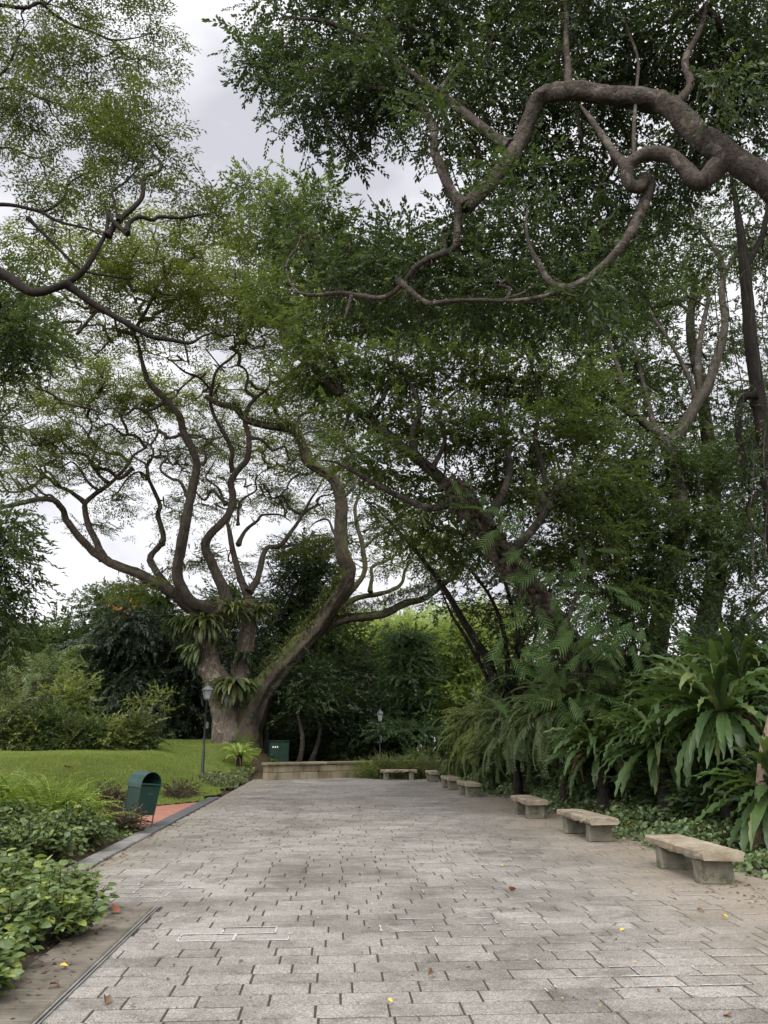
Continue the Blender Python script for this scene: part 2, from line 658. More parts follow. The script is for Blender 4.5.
B_rain = bark_mat('rain_tree_bark', (.03, .024, .018), (.2, .165, .127), moss=(.06, .068, .022), mossamt=-.06, scale=4, patch=(.24, .205, .16))
B_mossy = bark_mat('mossy_bark', (.02, .016, .013), (.12, .098, .074), moss=(.09, .105, .034), mossamt=.31, scale=4)
B_limb = bark_mat('rain_tree_backlit_limb_bark', (.016, .013, .01), (.11, .09, .07), moss=(.045, .052, .018), mossamt=-.02, scale=4)  # darker copy of the trunk bark: backlit look of the limbs put into the colour
B_smooth = bark_mat('smooth_fig_bark', (.02, .016, .013), (.092, .076, .06), moss=(.05, .055, .026), mossamt=-.12, scale=4.5, stretch=(1, 1, 1), patch=(.125, .108, .088))
B_dark = bark_mat('dark_bark', (.009, .0075, .006), (.036, .03, .024), moss=(.028, .034, .013), mossamt=-.12)
B_grey = bark_mat('grey_bark', (.018, .015, .012), (.075, .065, .05), moss=(.04, .05, .018), mossamt=-.05, scale=4, patch=(.1, .088, .07))
B_scale = plain('dry_petiole_scale', (.05, .038, .03), .92, .12, .6, 5, dirt=(.1, .082, .066))
L_rain = leaf_mat('rain_tree_leaf', (.052, .078, .02), (.118, .148, .038), (.18, .172, .042), .58, .55, .25, .35, .93)
L_rainn = leaf_mat('light_feather_leaf', (.022, .037, .012), (.076, .1, .027), (.135, .137, .036), .48, .55, .25, .5, .93)
L_fig = leaf_mat('fig_leaf', (.015, .032, .011), (.042, .066, .021), (.085, .112, .03), .42, .4, .4, .5)
L_mid = leaf_mat('mid_leaf', (.021, .042, .014), (.06, .09, .025), (.1, .13, .034), .43, .45, .35, .35)
L_lean = leaf_mat('bright_mid_leaf', (.03, .055, .016), (.092, .128, .034), (.135, .165, .042), .48, .45, .3, .3)
L_light = leaf_mat('light_leaf', (.08, .115, .03), (.21, .25, .07), (.26, .28, .09), .42, .5, .35, .3)
L_yel = leaf_mat('yellow_green_leaf', (.11, .175, .042), (.3, .38, .11), (.36, .4, .13), .42, .5, .3, .3)
L_far = leaf_mat('far_haze_paled_leaf', (.2, .26, .14), (.33, .4, .22), None, .35, .6, .2, .15)  # fading with distance is put into this leaf colour
L_dark = leaf_mat('dark_leaf', (.014, .03, .011), (.042, .066, .022), (.07, .095, .03), .32, .4, .4, .35)
L_gloss = leaf_mat('glossy_dark_leaf', (.018, .034, .016), (.05, .074, .034), (.08, .1, .05), .25, .34, .55, .35)
L_conif = leaf_mat('needle_leaf', (.022, .05, .022), (.07, .12, .044), (.11, .15, .05), .3, .5, .3, .3)
L_shrub = leaf_mat('shrub_leaf', (.035, .055, .018), (.12, .145, .055), (.2, .2, .07), .36, .4, .45, 1.2)
L_near = leaf_mat('foreground_shrub_leaf', (.045, .078, .026), (.135, .185, .055), (.24, .28, .065), .34, .36, .45, 2.2, .84)
L_neard = leaf_mat('foreground_dark_leaf', (.036, .066, .022), (.105, .15, .048), (.17, .2, .06), .32, .4, .4, 1.4)
L_fern = leaf_mat('young_fern_leaf', (.07, .125, .02), (.17, .24, .035), (.24, .29, .05), .42, .45, .3, 1.2)
L_nest = leaf_mat('nest_fern_leaf', (.022, .046, .016), (.07, .115, .034), (.12, .15, .05), .32, .42, .3, .9, .9)
L_staghorn = leaf_mat('pinnate_fern_leaf', (.055, .085, .034), (.145, .19, .08), (.18, .21, .09), .34, .45, .25, .7)
L_philo = leaf_mat('philodendron_leaf', (.024, .055, .014), (.09, .145, .04), (.16, .17, .05), .38, .5, .18, .8, .985)
L_cover = leaf_mat('ground_cover_leaf', (.05, .085, .036), (.14, .195, .08), (.2, .24, .11), .3, .4, .45, 1.0)
L_orange = leaf_mat('orange_blossom', (.6, .17, .015), (.75, .28, .03), None, .3)
L_grass = leaf_mat('grass_blade', (.1, .155, .032), (.235, .29, .07), (.3, .3, .12), .35, .6, .15, .6)
L_dry = leaf_mat('dry_leaf', (.085, .052, .034), (.165, .105, .068), None, .2, .7, .2, 2)
L_red = leaf_mat('brick_brown_dry_leaf', (.16, .055, .03), (.26, .1, .06), None, .15, .6, .2, 5)
L_yellow = leaf_mat('yellow_fallen_leaf', (.42, .3, .04), (.55, .42, .08), None, .2, .6, .2, 5)
L_brown = leaf_mat('brown_fallen_leaf', (.07, .042, .026), (.14, .085, .05), None, .1, .7, .15, 5)
L_redsh = leaf_mat('maroon_shrub_leaf', (.034, .026, .018), (.085, .06, .04), (.08, .09, .035), .25, .5, .3, 3)

# ------------------------------------------------------------------ leaf and spray templates
RH = (np.array([[0, 0, 0], [.5, .45, .06], [0, 1, -.1], [-.5, .45, .06]]), [np.array([[0, 1, 2, 3]])])


def leaf_tpl(l, w, fold=.1, droop=.15):
    """pointed oval leaf, folded along its midrib"""
    V = np.array([[0, 0, 0], [0, .38, .02], [0, .72, -.03], [0, 1, -droop],
                  [.36, .2, fold], [.5, .5, fold], [.3, .8, fold * .5 - droop * .5],
                  [-.36, .2, fold], [-.5, .5, fold], [-.3, .8, fold * .5 - droop * .5]]) * np.array([w, l, l])
    Q = np.array([[0, 4, 5, 1], [1, 5, 6, 2], [0, 1, 8, 7], [1, 2, 9, 8]])
    T3 = np.array([[2, 6, 3], [2, 3, 9]])
    return V, [Q, T3]


def spray_tpl(n, L, l, w, seed, spread=.9, flat=.5, droop=.2):
    """a twig with n leaves, each a folded rhombus; twig runs along +Y"""
    k = np.random.default_rng(seed)
    Vs, Fs = [], []
    for i in range(n):
        tt = (i + .6) / n
        side = 1 if i % 2 else -1
        ang = side * (k.normal(spread, .25)) * (1.05 - .75 * tt)
        p = np.array([k.normal(0, .012 * L), tt * L, -droop * L * tt * tt + k.normal(0, .02 * L)])
        d = np.array([math.sin(ang), math.cos(ang), k.normal(-.25, .3)])
        nrm = np.array([k.normal(0, flat), k.normal(0, flat), 1])
        R = frames(d[None], nrm[None], [1.0])[0]
        s = k.uniform(.7, 1.15)
        Vs.append((RH[0] * np.array([w, l, l]) * s) @ R.T + p)
        Fs.append(RH[1][0] + 4 * i)
    return np.concatenate(Vs), [np.concatenate(Fs)]


def feather_tpl(L, pairs, nl, ll, lw, seed):
    """twice-divided feathery leaf"""
    k = np.random.default_rng(seed)
    Vs, Fs, c = [], [], 0
    for i in range(pairs):
        tt = .3 + .7 * (i + .5) / pairs
        for sd in (-1, 1):
            ang = sd * k.normal(1.0, .1) * (1.1 - .4 * tt)
            d = np.array([math.sin(ang), math.cos(ang), k.normal(-.1, .12)])
            b = np.array([0, tt * L, -.12 * L * tt * tt])
            pl = L * .55 * (1 - .45 * abs(tt - .6))
            for j in range(nl):
                q = b + d * pl * (j + .7) / nl
                a2 = ang + (1 if j % 2 else -1) * k.normal(.8, .45)
                q = q + k.normal(0, .018, 3)
                dd = np.array([math.sin(a2), math.cos(a2), k.normal(-.1, .2)])
                R = frames(dd[None], np.array([[k.normal(0, .25), k.normal(0, .25), 1]]), [1.0])[0]
                Vs.append((RH[0] * np.array([lw, ll, ll])) @ R.T + q)
                Fs.append(RH[1][0] + 4 * c)
                c += 1
    return np.concatenate(Vs), [np.concatenate(Fs)]


TPL = {
    'fig': [spray_tpl(13, .42, .095, .046, s, droop=.35, flat=.6) for s in range(4)],
    'mid': [spray_tpl(15, .6, .13, .06, s, droop=.25) for s in range(10, 14)],
    'feather': [feather_tpl(.46, 4, 5, .085, .03, s) for s in range(20, 23)],
    'rain': [feather_tpl(.85, 4, 5, .17, .052, s) for s in range(30, 34)],
    'twig': [spray_tpl(14, .62, .21, .095, s, flat=.35, spread=1.1, droop=.1) for s in range(34, 37)],
    'big': [spray_tpl(12, .7, .24, .1, s, droop=.3) for s in range(40, 44)],
    'gloss': [spray_tpl(20, .8, .2, .08, s, droop=.3, flat=.4, spread=.9) for s in range(50, 53)],
    'fine': [spray_tpl(18, .7, .13, .05, s, flat=.3, spread=.8, droop=.15) for s in range(60, 63)],
    'droop': [spray_tpl(14, .55, .16, .055, s, droop=.6, flat=.4) for s in range(70, 73)],
}


def scatter_sprays(g, kind, pos, dirs, up, smin=.75, smax=1.25, m=0, tilt=.4):
    tp = TPL[kind]
    n = len(pos)
    which = rng.integers(0, len(tp), n)
    z = np.asarray(up, float) + rng.normal(0, tilt, (n, 3))
    sc = rng.uniform(smin, smax, n)
    R = frames(dirs, z, sc)
    for i in range(len(tp)):
        k = which == i
        g.scatter(tp[i], pos[k], R[k], m)


# ------------------------------------------------------------------ trees
def in_ellipsoid(c, r, n, hollow=0.0):
    d = unit(rng.normal(size=(n, 3)))
    rad = rng.uniform(hollow ** 3, 1, n) ** (1 / 3)
    return np.asarray(c) + d * rad[:, None] * np.asarray(r)


def tree(name, label, cat, base, limbs, pads, leaf, kind, bark, group=None, per=6, spread=(.5, .5, .35), bf=.35, tip=.012,
         wig=.10, pipe=.46, rmax=.12, updir=.3, smin=.75, smax=1.25, sides=5, lump=.08, along=True, fringe=None, minr=0.0, tilt=.4, attach=.5):
    """limbs: [(points, r0, r1)], the hand-laid trunk and limbs; pads: [(centre, radii, n)] where the foliage is.
    Branches are grown from the limbs to every foliage point, thick where they carry many."""
    root = thing(name, label, cat, base, group)
    gt = Geo()
    SP, SC = [], []
    for li, lb in enumerate(limbs):
        P = np.array([np.asarray(q, float) for q in lb[0]])
        n = 6 if len(P) < 14 else 4
        Q = catmull(P, n)
        seg = np.concatenate([[0], np.cumsum(np.linalg.norm(np.diff(Q, axis=0), axis=1))])
        tt = seg / seg[-1]
        r = lb[1] + (lb[2] - lb[1]) * tt ** (.62 if lb[1] > .6 else .85)
        if lb[1] < .3:
            r = r * (1 - .65 * np.clip((tt - .8) / .2, 0, 1))
        if len(lb) > 3:                                   # root flare
            r = r * (1 + lb[3] * np.exp(-tt * seg[-1] / 0.8))
        if li > 0 and lb[1] < .35:
            r = r * (1 + .4 * np.exp(-tt * seg[-1] / (1.6 * lb[1])))
        sd = 30 if lb[1] > .5 else (14 if lb[1] > .2 else (10 if lb[1] > .08 else 7))
        tube(gt, Q, r, sd, lump=lump if lb[1] > .05 else .03, seed=li + 1, m=lb[4] if len(lb) > 4 else (2 if li > 2 and isinstance(bark, list) else 0), cap=True)
        skip = int(len(Q) * (attach if li == 0 else .25))
        SP.append(Q[skip:])
        SC.append(seg[skip:] * .3)
    sk = np.concatenate(SP)
    skc = np.concatenate(SC)
    tg = np.concatenate([in_ellipsoid(c, r, n) for c, r, n in pads])
    nT, nS = len(tg), len(sk)
    nodes = np.vstack([sk, tg])
    cost = np.concatenate([skc, np.zeros(nT)])
    par = np.full(nS + nT, -1)
    # start: nearest skeleton node
    best = np.full(nT, 1e9)
    bp = np.zeros(nT, int)
    for i0 in range(0, nS, 200):
        d = np.linalg.norm(tg[:, None] - sk[None, i0:i0 + 200], axis=2) + bf * skc[None, i0:i0 + 200]
        j = d.argmin(1)
        v = d[np.arange(nT), j]
        k = v < best
        best[k] = v[k]
        bp[k] = j[k] + i0
    done = np.zeros(nT, bool)
    order = []
    for _ in range(nT):
        i = int(np.where(done, 1e9, best).argmin())
        done[i] = True
        order.append(i)
        par[nS + i] = bp[i]
        cost[nS + i] = cost[bp[i]] + np.linalg.norm(tg[i] - nodes[bp[i]])
        d = np.linalg.norm(tg - tg[i], axis=1) + bf * cost[nS + i]
        k = d < best
        best[k] = d[k]
        bp[k] = nS + i
    size = np.zeros(nS + nT)
    kids = {}
    for i in reversed(order):
        size[nS + i] += 1
        p = par[nS + i]
        size[p] += size[nS + i]
        kids.setdefault(p, []).append(nS + i)
    rad = lambda n_: np.clip(tip * n_ ** pipe, tip, rmax)
    leafpos, leafdir = [], []
    stack = [(p, c) for p in kids if p < nS for c in kids[p]]
    while stack:
        p, c = stack.pop()
        pts, rr = [nodes[p]], [rad(size[c]) * 1.15]
        while True:
            a, b = pts[-1], nodes[c]
            L = np.linalg.norm(b - a)
            for f in (.33, .67):
                pts.append(a + (b - a) * f + rng.normal(0, wig * L, 3))
                rr.append(rad(size[c]))
            pts.append(b)
            rr.append(rad(size[c]))
            ks = kids.get(c, [])
            leafpos.append(b)
            leafdir.append(unit(b - a))
            if along and L > .5:
                leafpos.append(a + (b - a) * .6)
                leafdir.append(unit(b - a))
            if not ks:
                break
            ks = sorted(ks, key=lambda q: -size[q])
            for q in ks[1:]:
                stack.append((c, q))
            c = ks[0]
        Q = catmull(pts, 2)
        rq = np.maximum(np.interp(np.linspace(0, 1, len(Q)), np.linspace(0, 1, len(rr)), rr), minr)
        tube(gt, Q, rq, sides)
    gt.build('trunk', bark, root, smooth=True)
    lp, ld = np.array(leafpos), np.array(leafdir)
    lp = np.repeat(lp, per, 0)
    ld = np.repeat(ld, per, 0)
    pos = lp + rng.normal(0, 1, lp.shape) * np.array(spread)
    dr = unit(ld * .5 + rng.normal(0, .6, lp.shape) * np.array([1, 1, .5]) + np.array([0, 0, updir]) + unit(pos - lp) * .5)
    gl = Geo()
    scatter_sprays(gl, kind, pos, dr, np.tile([0, 0, 1.0], (len(pos), 1)), smin, smax, tilt=tilt)
    gl.build('crown', leaf, root)
    return root


def pts(l, y0, y1=None):
    """pixel polyline to world points, distance running from y0 to y1"""
    n = len(l)
    y1 = y0 if y1 is None else y1
    return [at(q[0], q[1], q[2] if len(q) > 2 else y0 + (y1 - y0) * i / max(1, n - 1)) for i, q in enumerate(l)]


def pad(x, y, Y, r, n):
    return (at(x, y, Y), r if isinstance(r, (tuple, list)) else (r, r, r), n)

# ------------------------------------------------------------------ ground
def sheet(name, x0, x1, y0, y1, step, zf, m, kind='structure', keep=None):
    xs = np.arange(x0, x1 + step / 2, step)
    ys = np.arange(y0, y1 + step / 2, step)
    X, Y = np.meshgrid(xs, ys)
    Z = zf(X, Y)
    g = Geo()
    nx = len(xs)
    i = np.arange(len(ys) - 1)[:, None] * nx + np.arange(nx - 1)[None]
    F = np.stack([i, i + 1, i + nx + 1, i + nx], -1).reshape(-1, 4)
    if keep is not None:
        F = F[keep(X.ravel()[F].mean(1), Y.ravel()[F].mean(1))]
    g.add(np.stack([X, Y, Z], -1).reshape(-1, 3), F)
    return struct(g.build(name, m, smooth=True), kind)


def zbase(x, y):
    k = ((x > -3.3) & (x < 5.2) & (y < 33)) * 1.0
    return terrain(x, y) - .05 * k - .02


g = Geo()
g.add([[-400, -300, -.3], [400, -300, -.3], [400, 900, -.3], [-400, 900, -.3]], [0, 1, 2, 3])
struct(g.build('ground', M_soil))
sheet('planting_bed', -26, 30, -10, 62, .35,
      lambda x, y: zbase(x, y) + .02 * np.sin(x * 5.1 + y * 3.3) * ((x > 5.4) | (x < -3.6)), M_soil)


def lawn_keep(x, y):
    return (x < -3.3 - .1 * np.sin(y * 2.1)) & (y > edge_y(x) + .25) & (y < 39) & (x > -17)


sheet('lawn', -17, -2.6, 15.5, 40, .2, lambda x, y: terrain(x, y) + .03 + .02 * np.sin(x * 2.3) * np.sin(y * 1.7), M_turf, keep=lawn_keep)

# brick path branching off behind the bin
g = Geo()
xs = np.linspace(-3.32, -13, 40)
top = np.interp(-xs, [3.1, 4.9, 7, 10, 14], [20.6, 18.1, 17.0, 16.6, 16.2])
bot = np.interp(-xs, [3.1, 4.2, 7, 10, 14], [14.9, 14.9, 14.7, 14.5, 14.3])
for i in range(39):
    g.add([[xs[i], top[i], .024], [xs[i + 1], top[i + 1], .024], [xs[i + 1], bot[i + 1], .024], [xs[i], bot[i], .024]], [0, 1, 2, 3])
struct(g.build('brick_path', M_brick))

# plaza: pavers with open joints over a gritty bed
PX0, PX1, PY0, PY1, PL, PW = -3.02, 5.0, -9.0, 30.6, .445, .225
g = Geo()
g.add([[PX0 - .02, PY0, .0005], [PX1 + .3, PY0, .0005], [PX1 + .3, 33.5, .0005], [PX0 - .02, 33.5, .0005]], [0, 1, 2, 3])
struct(g.build('joint_bed', M_joint))
g = Geo()
gw = Geo()
cells = []
row = 0
y = PY0
while y < 33.2:
    w = PW
    x = PX0 - (row % 2) * PL * .5 + rng.normal(0, .035)
    while x < PX1 + .25:
        x1 = x + PL * (1 if rng.random() < .93 else .62)
        a, b = max(x, PX0), min(x1, PX1 + .25)
        drop = (y < 8.3 and y > -8 and (a + b) / 2 < -1.68 and b < -1.5)
        if y < 8.3 and a < -1.68:
            a = -1.68
        # the far edge of the plaza curves along the wall
        if b - a > .07 and y + w < 30.5 + .34 * (b + 2.6) + .4 and not (y > 30.3 and b > 1.6):
            cells.append((a, b, y, y + w))
        x = x1
    y += w
    row += 1
J = .006
nC = len(cells)
c = np.array(cells)
z = np.clip(rng.normal(0, .0013, (nC, 1)) + rng.normal(0, .0008, (nC, 4)), -.003, .003)
x0, x1, y0, y1 = (c[:, 0] + .002 + rng.uniform(0, .002, nC), c[:, 1] - .002 - rng.uniform(0, .002, nC), c[:, 2] + .005 + rng.uniform(0, .003, nC), c[:, 3] - .005 - rng.uniform(0, .005, nC))
bv = .006
V = np.zeros((nC, 8, 3))
for k, (xx, yy) in enumerate(((x0, y0), (x1, y0), (x1, y1), (x0, y1))):
    V[:, k, 0], V[:, k, 1], V[:, k, 2] = xx, yy, -.012
    sx_, sy_ = (1 if k in (0, 3) else -1), (1 if k in (0, 1) else -1)
    V[:, 4 + k, 0], V[:, 4 + k, 1], V[:, 4 + k, 2] = xx + sx_ * bv, yy + sy_ * bv, .006 + z[:, k]
F = np.array([[4, 5, 6, 7], [0, 1, 5, 4], [1, 2, 6, 5], [2, 3, 7, 6], [3, 0, 4, 7]])
g.add(V.reshape(-1, 3), (F[None] + 8 * np.arange(nC)[:, None, None]).reshape(-1, 4))
pav = struct(g.build('paving', M_pave))
# lime bleeding from the joints around some groups of pavers
spots = [(230, 938, .5, 1), (140, 890, .75, .8), (150, 893, .5, .7), (300, 845, .9, .45), (215, 852, .8, .55), (430, 885, .55, .55), (455, 865, .6, .5), (410, 850, .7, .4),
         (470, 925, .6, .55), (390, 838, .8, .35), (690, 960, .5, .35), (640, 985, .6, .3), (730, 900, .8, .3), (120, 868, .5, .4), (500, 860, .6, .3), (270, 850, .9, .4)]
for (px, py, r, pr) in spots:
    p = on(px, py)
    d = np.hypot((c[:, 0] + c[:, 1]) / 2 - p[0], ((c[:, 2] + c[:, 3]) / 2 - p[1]))
    near = np.where(d < r)[0]
    if pr >= 1:
        near = np.argsort(d)[:3]
    for q in near:
        a, b, yy0, yy1 = cells[q]
        for (u0, v0, u1, v1) in ((a, yy0, b, yy0), (a, yy1, b, yy1), (a, yy0, a, yy1), (b, yy0, b, yy1)):
            if rng.random() > pr:
                continue
            s0, s1 = (0, 1) if pr >= 1 else sorted(rng.uniform(-.2, 1.2, 2).clip(0, 1))
            if pr >= 1 and rng.random() < .15:
                s1 = rng.uniform(.4, .8)
            p0 = np.array([u0 + (u1 - u0) * s0, v0 + (v1 - v0) * s0])
            p1 = np.array([u0 + (u1 - u0) * s1, v0 + (v1 - v0) * s1])
            n_ = 5
            hw = rng.uniform(.0035, .008) * (1.5 if pr >= 1 else 1)
            dirv = np.array([u1 - u0, v1 - v0]) / max(1e-6, math.hypot(u1 - u0, v1 - v0))
            per_ = np.array([-dirv[1], dirv[0]])
            for i in range(n_):
                qa, qb = p0 + (p1 - p0) * i / n_, p0 + (p1 - p0) * (i + 1) / n_
                wa = hw * rng.uniform(.3, 1.4)
                zz = .0108 + rng.uniform(0, .0008)
                gw.add([[*(qa - per_ * wa), zz], [*(qb - per_ * wa), zz], [*(qb + per_ * wa), zz], [*(qa + per_ * wa), zz]], [0, 1, 2, 3])
wj = struct(gw.build('joint_lime', M_chalk))

# drain slabs beside the near planting, steel edging, far edging
g = Geo()
yy = -7.9
while yy < 8.2:
    box(g, (-1.93, yy + .62, -.004), (.46, 1.235, .046), m=0, bev=.008, jit=.001)
    if yy > 2.5:
        for q in range(48):
            box(g, (-1.93, yy + .03 + q * .0251, .0185), (.43 + rng.normal(0, .004), .015, .011), bev=.003, jit=.0006)
    yy += 1.245
ge = Geo()
struct(g.build('drain_cover', M_drain))
box(ge, (-1.688, 0.2, .006), (.012, 16.2, .03))
box(ge, (-1.662, 0.2, .004), (.01, 16.2, .028))
box(ge, (-2.66, 8.42, .008), (.9, .05, .04), bev=.01)
struct(ge.build('edging_strip', M_conc))
g = Geo()
yy = 9.4
while yy < 13.2:
    box(g, (-3.16, yy + .45, .0), (.27, .89, .06), bev=.015, jit=.002)
    yy += .905
box(g, (-3.13, 13.6, .0), (.2, .8, .05), bev=.015, jit=.003)
struct(g.build('kerb', M_conc))
g = Geo()
yy = 14.0
while yy < 21.5:
    box(g, (-3.17, yy + .49, .004), (.3, .98, .05), bev=.01, jit=.001)
    yy += .99
struct(g.build('kerb_band', M_dark))

# ------------------------------------------------------------------ low curved stone wall
w0, w1 = on(266, 780), on(368, 777)
wall = thing('stone_wall', 'low curved wall of weathered sandstone blocks closing the far end of the plaza', 'wall', (0.0, 31.5, 0))
gb, gc_ = Geo(), Geo()


def wall_p(s):      # arc length from left end
    x = -2.55 + s
    return np.array([x, 30.35 + .5 * x - .034 * x * x + 1.2, 0])


s = 0.0
for lay, (zz, hh) in enumerate(((.0, .27), (.27, .25))):
    s = -.2 * lay
    while s < 10.4:
        L = rng.uniform(.42, .7)
        a, b = max(0, s), s + L
        pa, pb = wall_p(a), wall_p(b)
        mid_ = (pa + pb) / 2
        rz = math.atan2(pb[1] - pa[1], pb[0] - pa[0])
        box(gb, (mid_[0], mid_[1], zz + hh / 2 - .01), (np.linalg.norm(pb - pa) - .008, .34 + rng.normal(0, .004), hh - .006), rz, bev=.015, jit=.003)
        s += L
s = -.05
while s < 10.4:
    L = rng.uniform(.9, 1.2)
    pa, pb = wall_p(s), wall_p(s + L)
    mid_ = (pa + pb) / 2
    box(gc_, (mid_[0], mid_[1], .565), (np.linalg.norm(pb - pa) - .006, .42, .1), math.atan2(pb[1] - pa[1], pb[0] - pa[0]), bev=.02, jit=.003)
    s += L
gb.build('block_course', M_wall, wall)
gc_.build('coping', M_wall, wall)

# ------------------------------------------------------------------ benches
def make_bench(L, label, loc, rz, wd=.44, seed=0, end=.33):
    b = thing('stone_bench', label, 'bench', (0, 0, 0), 'granite slab benches round the plaza')
    k = np.random.default_rng(seed)
    g = Geo()
    # rough slab: subdivided top with quarry-chipped long edges
    nx, th_ = 15, .1
    xs = np.linspace(-L / 2, L / 2, nx)
    prof = [(-wd / 2 + .012, 0), (-wd / 2, .03), (-wd / 2, th_ - .02), (-wd / 2 + .02, th_), (-wd / 6, th_ + .002), (wd / 6, th_ - .001), (wd / 2 - .02, th_), (wd / 2, th_ - .02), (wd / 2, .03), (wd / 2 - .012, 0)]
    V = np.array([[[x, p[0], p[1] + .26] for p in prof] for x in xs])
    V[:, [1, 2, 7, 8], 1] += k.normal(0, .007, (nx, 4))
    V[:, [0, 1, 8, 9], 2] += k.normal(0, .006, (nx, 4))
    V[:, 2:8, 2] += k.normal(0, .0025, (nx, 6))
    V[0, :, 0] += k.normal(0, .007, 10)
    V[-1, :, 0] += k.normal(0, .007, 10)
    # a bite knocked out of the lower edge near one leg
    q = np.abs(xs - L * .27)
    V[:, [0, 1], 2] += (.05 * np.exp(-(q / (L * .05)) ** 2))[:, None]
    P = V.reshape(-1, 3)
    i = np.arange(nx - 1)[:, None] * 10
    j = np.arange(10)[None]
    k2 = (j + 1) % 10
    g.add(P, np.stack([i + j, i + 10 + j, i + 10 + k2, i + k2], -1).reshape(-1, 4))
    g.add(V[0], [list(range(10))])
    g.add(V[-1], [list(range(10))[::-1]])
    so = g.build('seat', M_stone, b)
    for sgn in (-1, 1):
        g = Geo()
        box(g, (sgn * L * end, 0, (.127)), (.17, wd * .84, .268), bev=.015, jit=.005, taper=1.0)
        g.build('leg', M_stoneleg, b)
    b.location = loc
    b.rotation_euler = (0, 0, rz)
    return b


H = math.pi / 2
bl = ['long stone bench nearest the camera with chipped front edge', 'stone bench with a small white scrap on top, second along the fern bed',
      'short stone bench in front of the large drooping ferns, third along the bed', 'pale stone bench fourth along the fern bed, nearest of the distant four',
      'greyish stone bench fifth along the fern bed, between two distant benches', 'small far stone bench at the corner of the plaza beside the frontal bench',
      'long narrow far bench seen side on before the green plants']
bpos = [((4.27, 9.7), 1.5, 8.9), ((4.12, 13.25), 1.6, 5), ((4.0, 16.62), 1.35, 4), ((3.68, 22.15), 1.3, 3), ((3.6, 25.0), 1.25, 4), ((3.5, 28.9), 1.05, 4)]
k0 = None
for i, ((bx_, by_), L, a) in enumerate(bpos):
    make_bench(L, bl[i], (bx_, by_, .008), H + math.radians([2, 3, 1, 2, 3, 2][i]), seed=i + 3, wd=[.48, .45, .43, .42, .4, .36][i])
make_bench(1.32, bl[6], (2.38, 30.05, .008), math.radians(2), seed=20, wd=.36, end=.36)
g = Geo()
g.scatter(leaf_tpl(.09, .06, .02, .1), [np.array([4.05, 13.35, .385])], frames(np.array([[.5, .8, 0.0]]), np.array([[0, 0, 1.0]]), [1.0]))
tag(g.build('paper_scrap', M_white, loc=(4.05, 13.35, .385)), 'white paper scrap lying on the second stone bench', 'litter')

# ------------------------------------------------------------------ litter bin
bp_ = on(137, 829)
lb = thing('litter_bin', 'dark green metal litter bin with barrel hood on thin legs by the brick path', 'litter bin', (0, 0, 0))
g = Geo()
gi = Geo()
W2, D2, Hb, z0 = .46, .46, .56, .26
# body, slightly narrower at its foot
def ringq(w, d, zz):
    return np.array([[-w / 2, -d / 2, zz], [w / 2, -d / 2, zz], [w / 2, d / 2, zz], [-w / 2, d / 2, zz]])
rings = [ringq(W2 * .9, D2 * .9, z0), ringq(W2 * .91, D2 * .91, z0 + .02), ringq(W2, D2, z0 + Hb)]
g.add(np.concatenate(rings), [[0, 1, 5, 4], [1, 2, 6, 5], [2, 3, 7, 6], [3, 0, 4, 7], [4, 5, 9, 8], [5, 6, 10, 9], [6, 7, 11, 10], [7, 4, 8, 11], [3, 2, 1, 0]])
for sx_ in (-1, 1):
    for sy_ in (-1, 1):
        tube(g, [[sx_ * W2 * .452, sy_ * D2 * .452, z0], [sx_ * W2 * .5, sy_ * D2 * .5, z0 + Hb]], .011, 6)
body = g.build('body', M_green, lb)
g = Geo()
# barrel hood: axis along local Y, open at the -Y end
n = 18
a = np.linspace(0, math.pi, n)
R_, zb = W2 * .53, z0 + Hb + .045
for rr, dz in ((R_, 0), (R_ - .012, 0)):
    arc = np.array([[math.cos(t) * rr, math.sin(t) * rr] for t in a])
    P = np.array([[[p[0], yv, zb + p[1]] for p in arc] for yv in (-D2 * .54, D2 * .53)])
    g.add(P.reshape(-1, 3), np.stack([np.arange(n - 1), np.arange(n - 1) + 1, np.arange(n - 1) + 1 + n, np.arange(n - 1) + n], -1))
arc = np.array([[math.cos(t), math.sin(t)] for t in a])
P = np.array([[[p[0] * r0, -D2 * .54, zb + p[1] * r0] for p in arc] for r0 in (R_, R_ - .012)])
g.add(P.reshape(-1, 3), np.stack([np.arange(n - 1), np.arange(n - 1) + 1, np.arange(n - 1) + 1 + n, np.arange(n - 1) + n], -1))
P = np.array([[p[0] * R_, D2 * .53, zb + p[1] * R_] for p in arc])
g.add(P, [list(range(n))])
for sx_ in (-1, 1):                       # side skirts
    box(g, (sx_ * (R_ - .004), 0, zb - .035), (.012, D2 * 1.07, .09), bev=.003)
box(g, (0, -D2 * .53, zb - .004), (W2 * 1.04, .02, .035), bev=.004)
box(g, (0, D2 * .53, zb - .04), (W2 * 1.04, .012, .09), bev=.003)
hood = g.build('hood', M_hood, lb, smooth=False)
g = Geo()
g.add(ringq(W2 * .98, D2 * .98, z0 + Hb - .03), [0, 1, 2, 3])
P = np.array([[p[0] * (R_ - .02), D2 * .5, zb + p[1] * (R_ - .02)] for p in arc])
g.add(P, [list(range(n))[::-1]])
g.build('liner', M_black, lb)
for sx_ in (-1, 1):
    for sy_ in (-1, 1):
        g = Geo()
        tube(g, [[sx_ * W2 * .44, sy_ * D2 * .44, -.03], [sx_ * W2 * .44, sy_ * D2 * .44, z0 + .06]], .014, 8)
        g.build('leg', M_post, lb)
g = Geo()
for sy_ in (-1, 1):
    tube(g, [[-W2 * .44, sy_ * D2 * .44, .13], [W2 * .44, sy_ * D2 * .44, .13]], .01, 6)
for sx_ in (-1, 1):
    tube(g, [[sx_ * W2 * .44, -D2 * .44, .13], [sx_ * W2 * .44, D2 * .44, .13]], .01, 6)
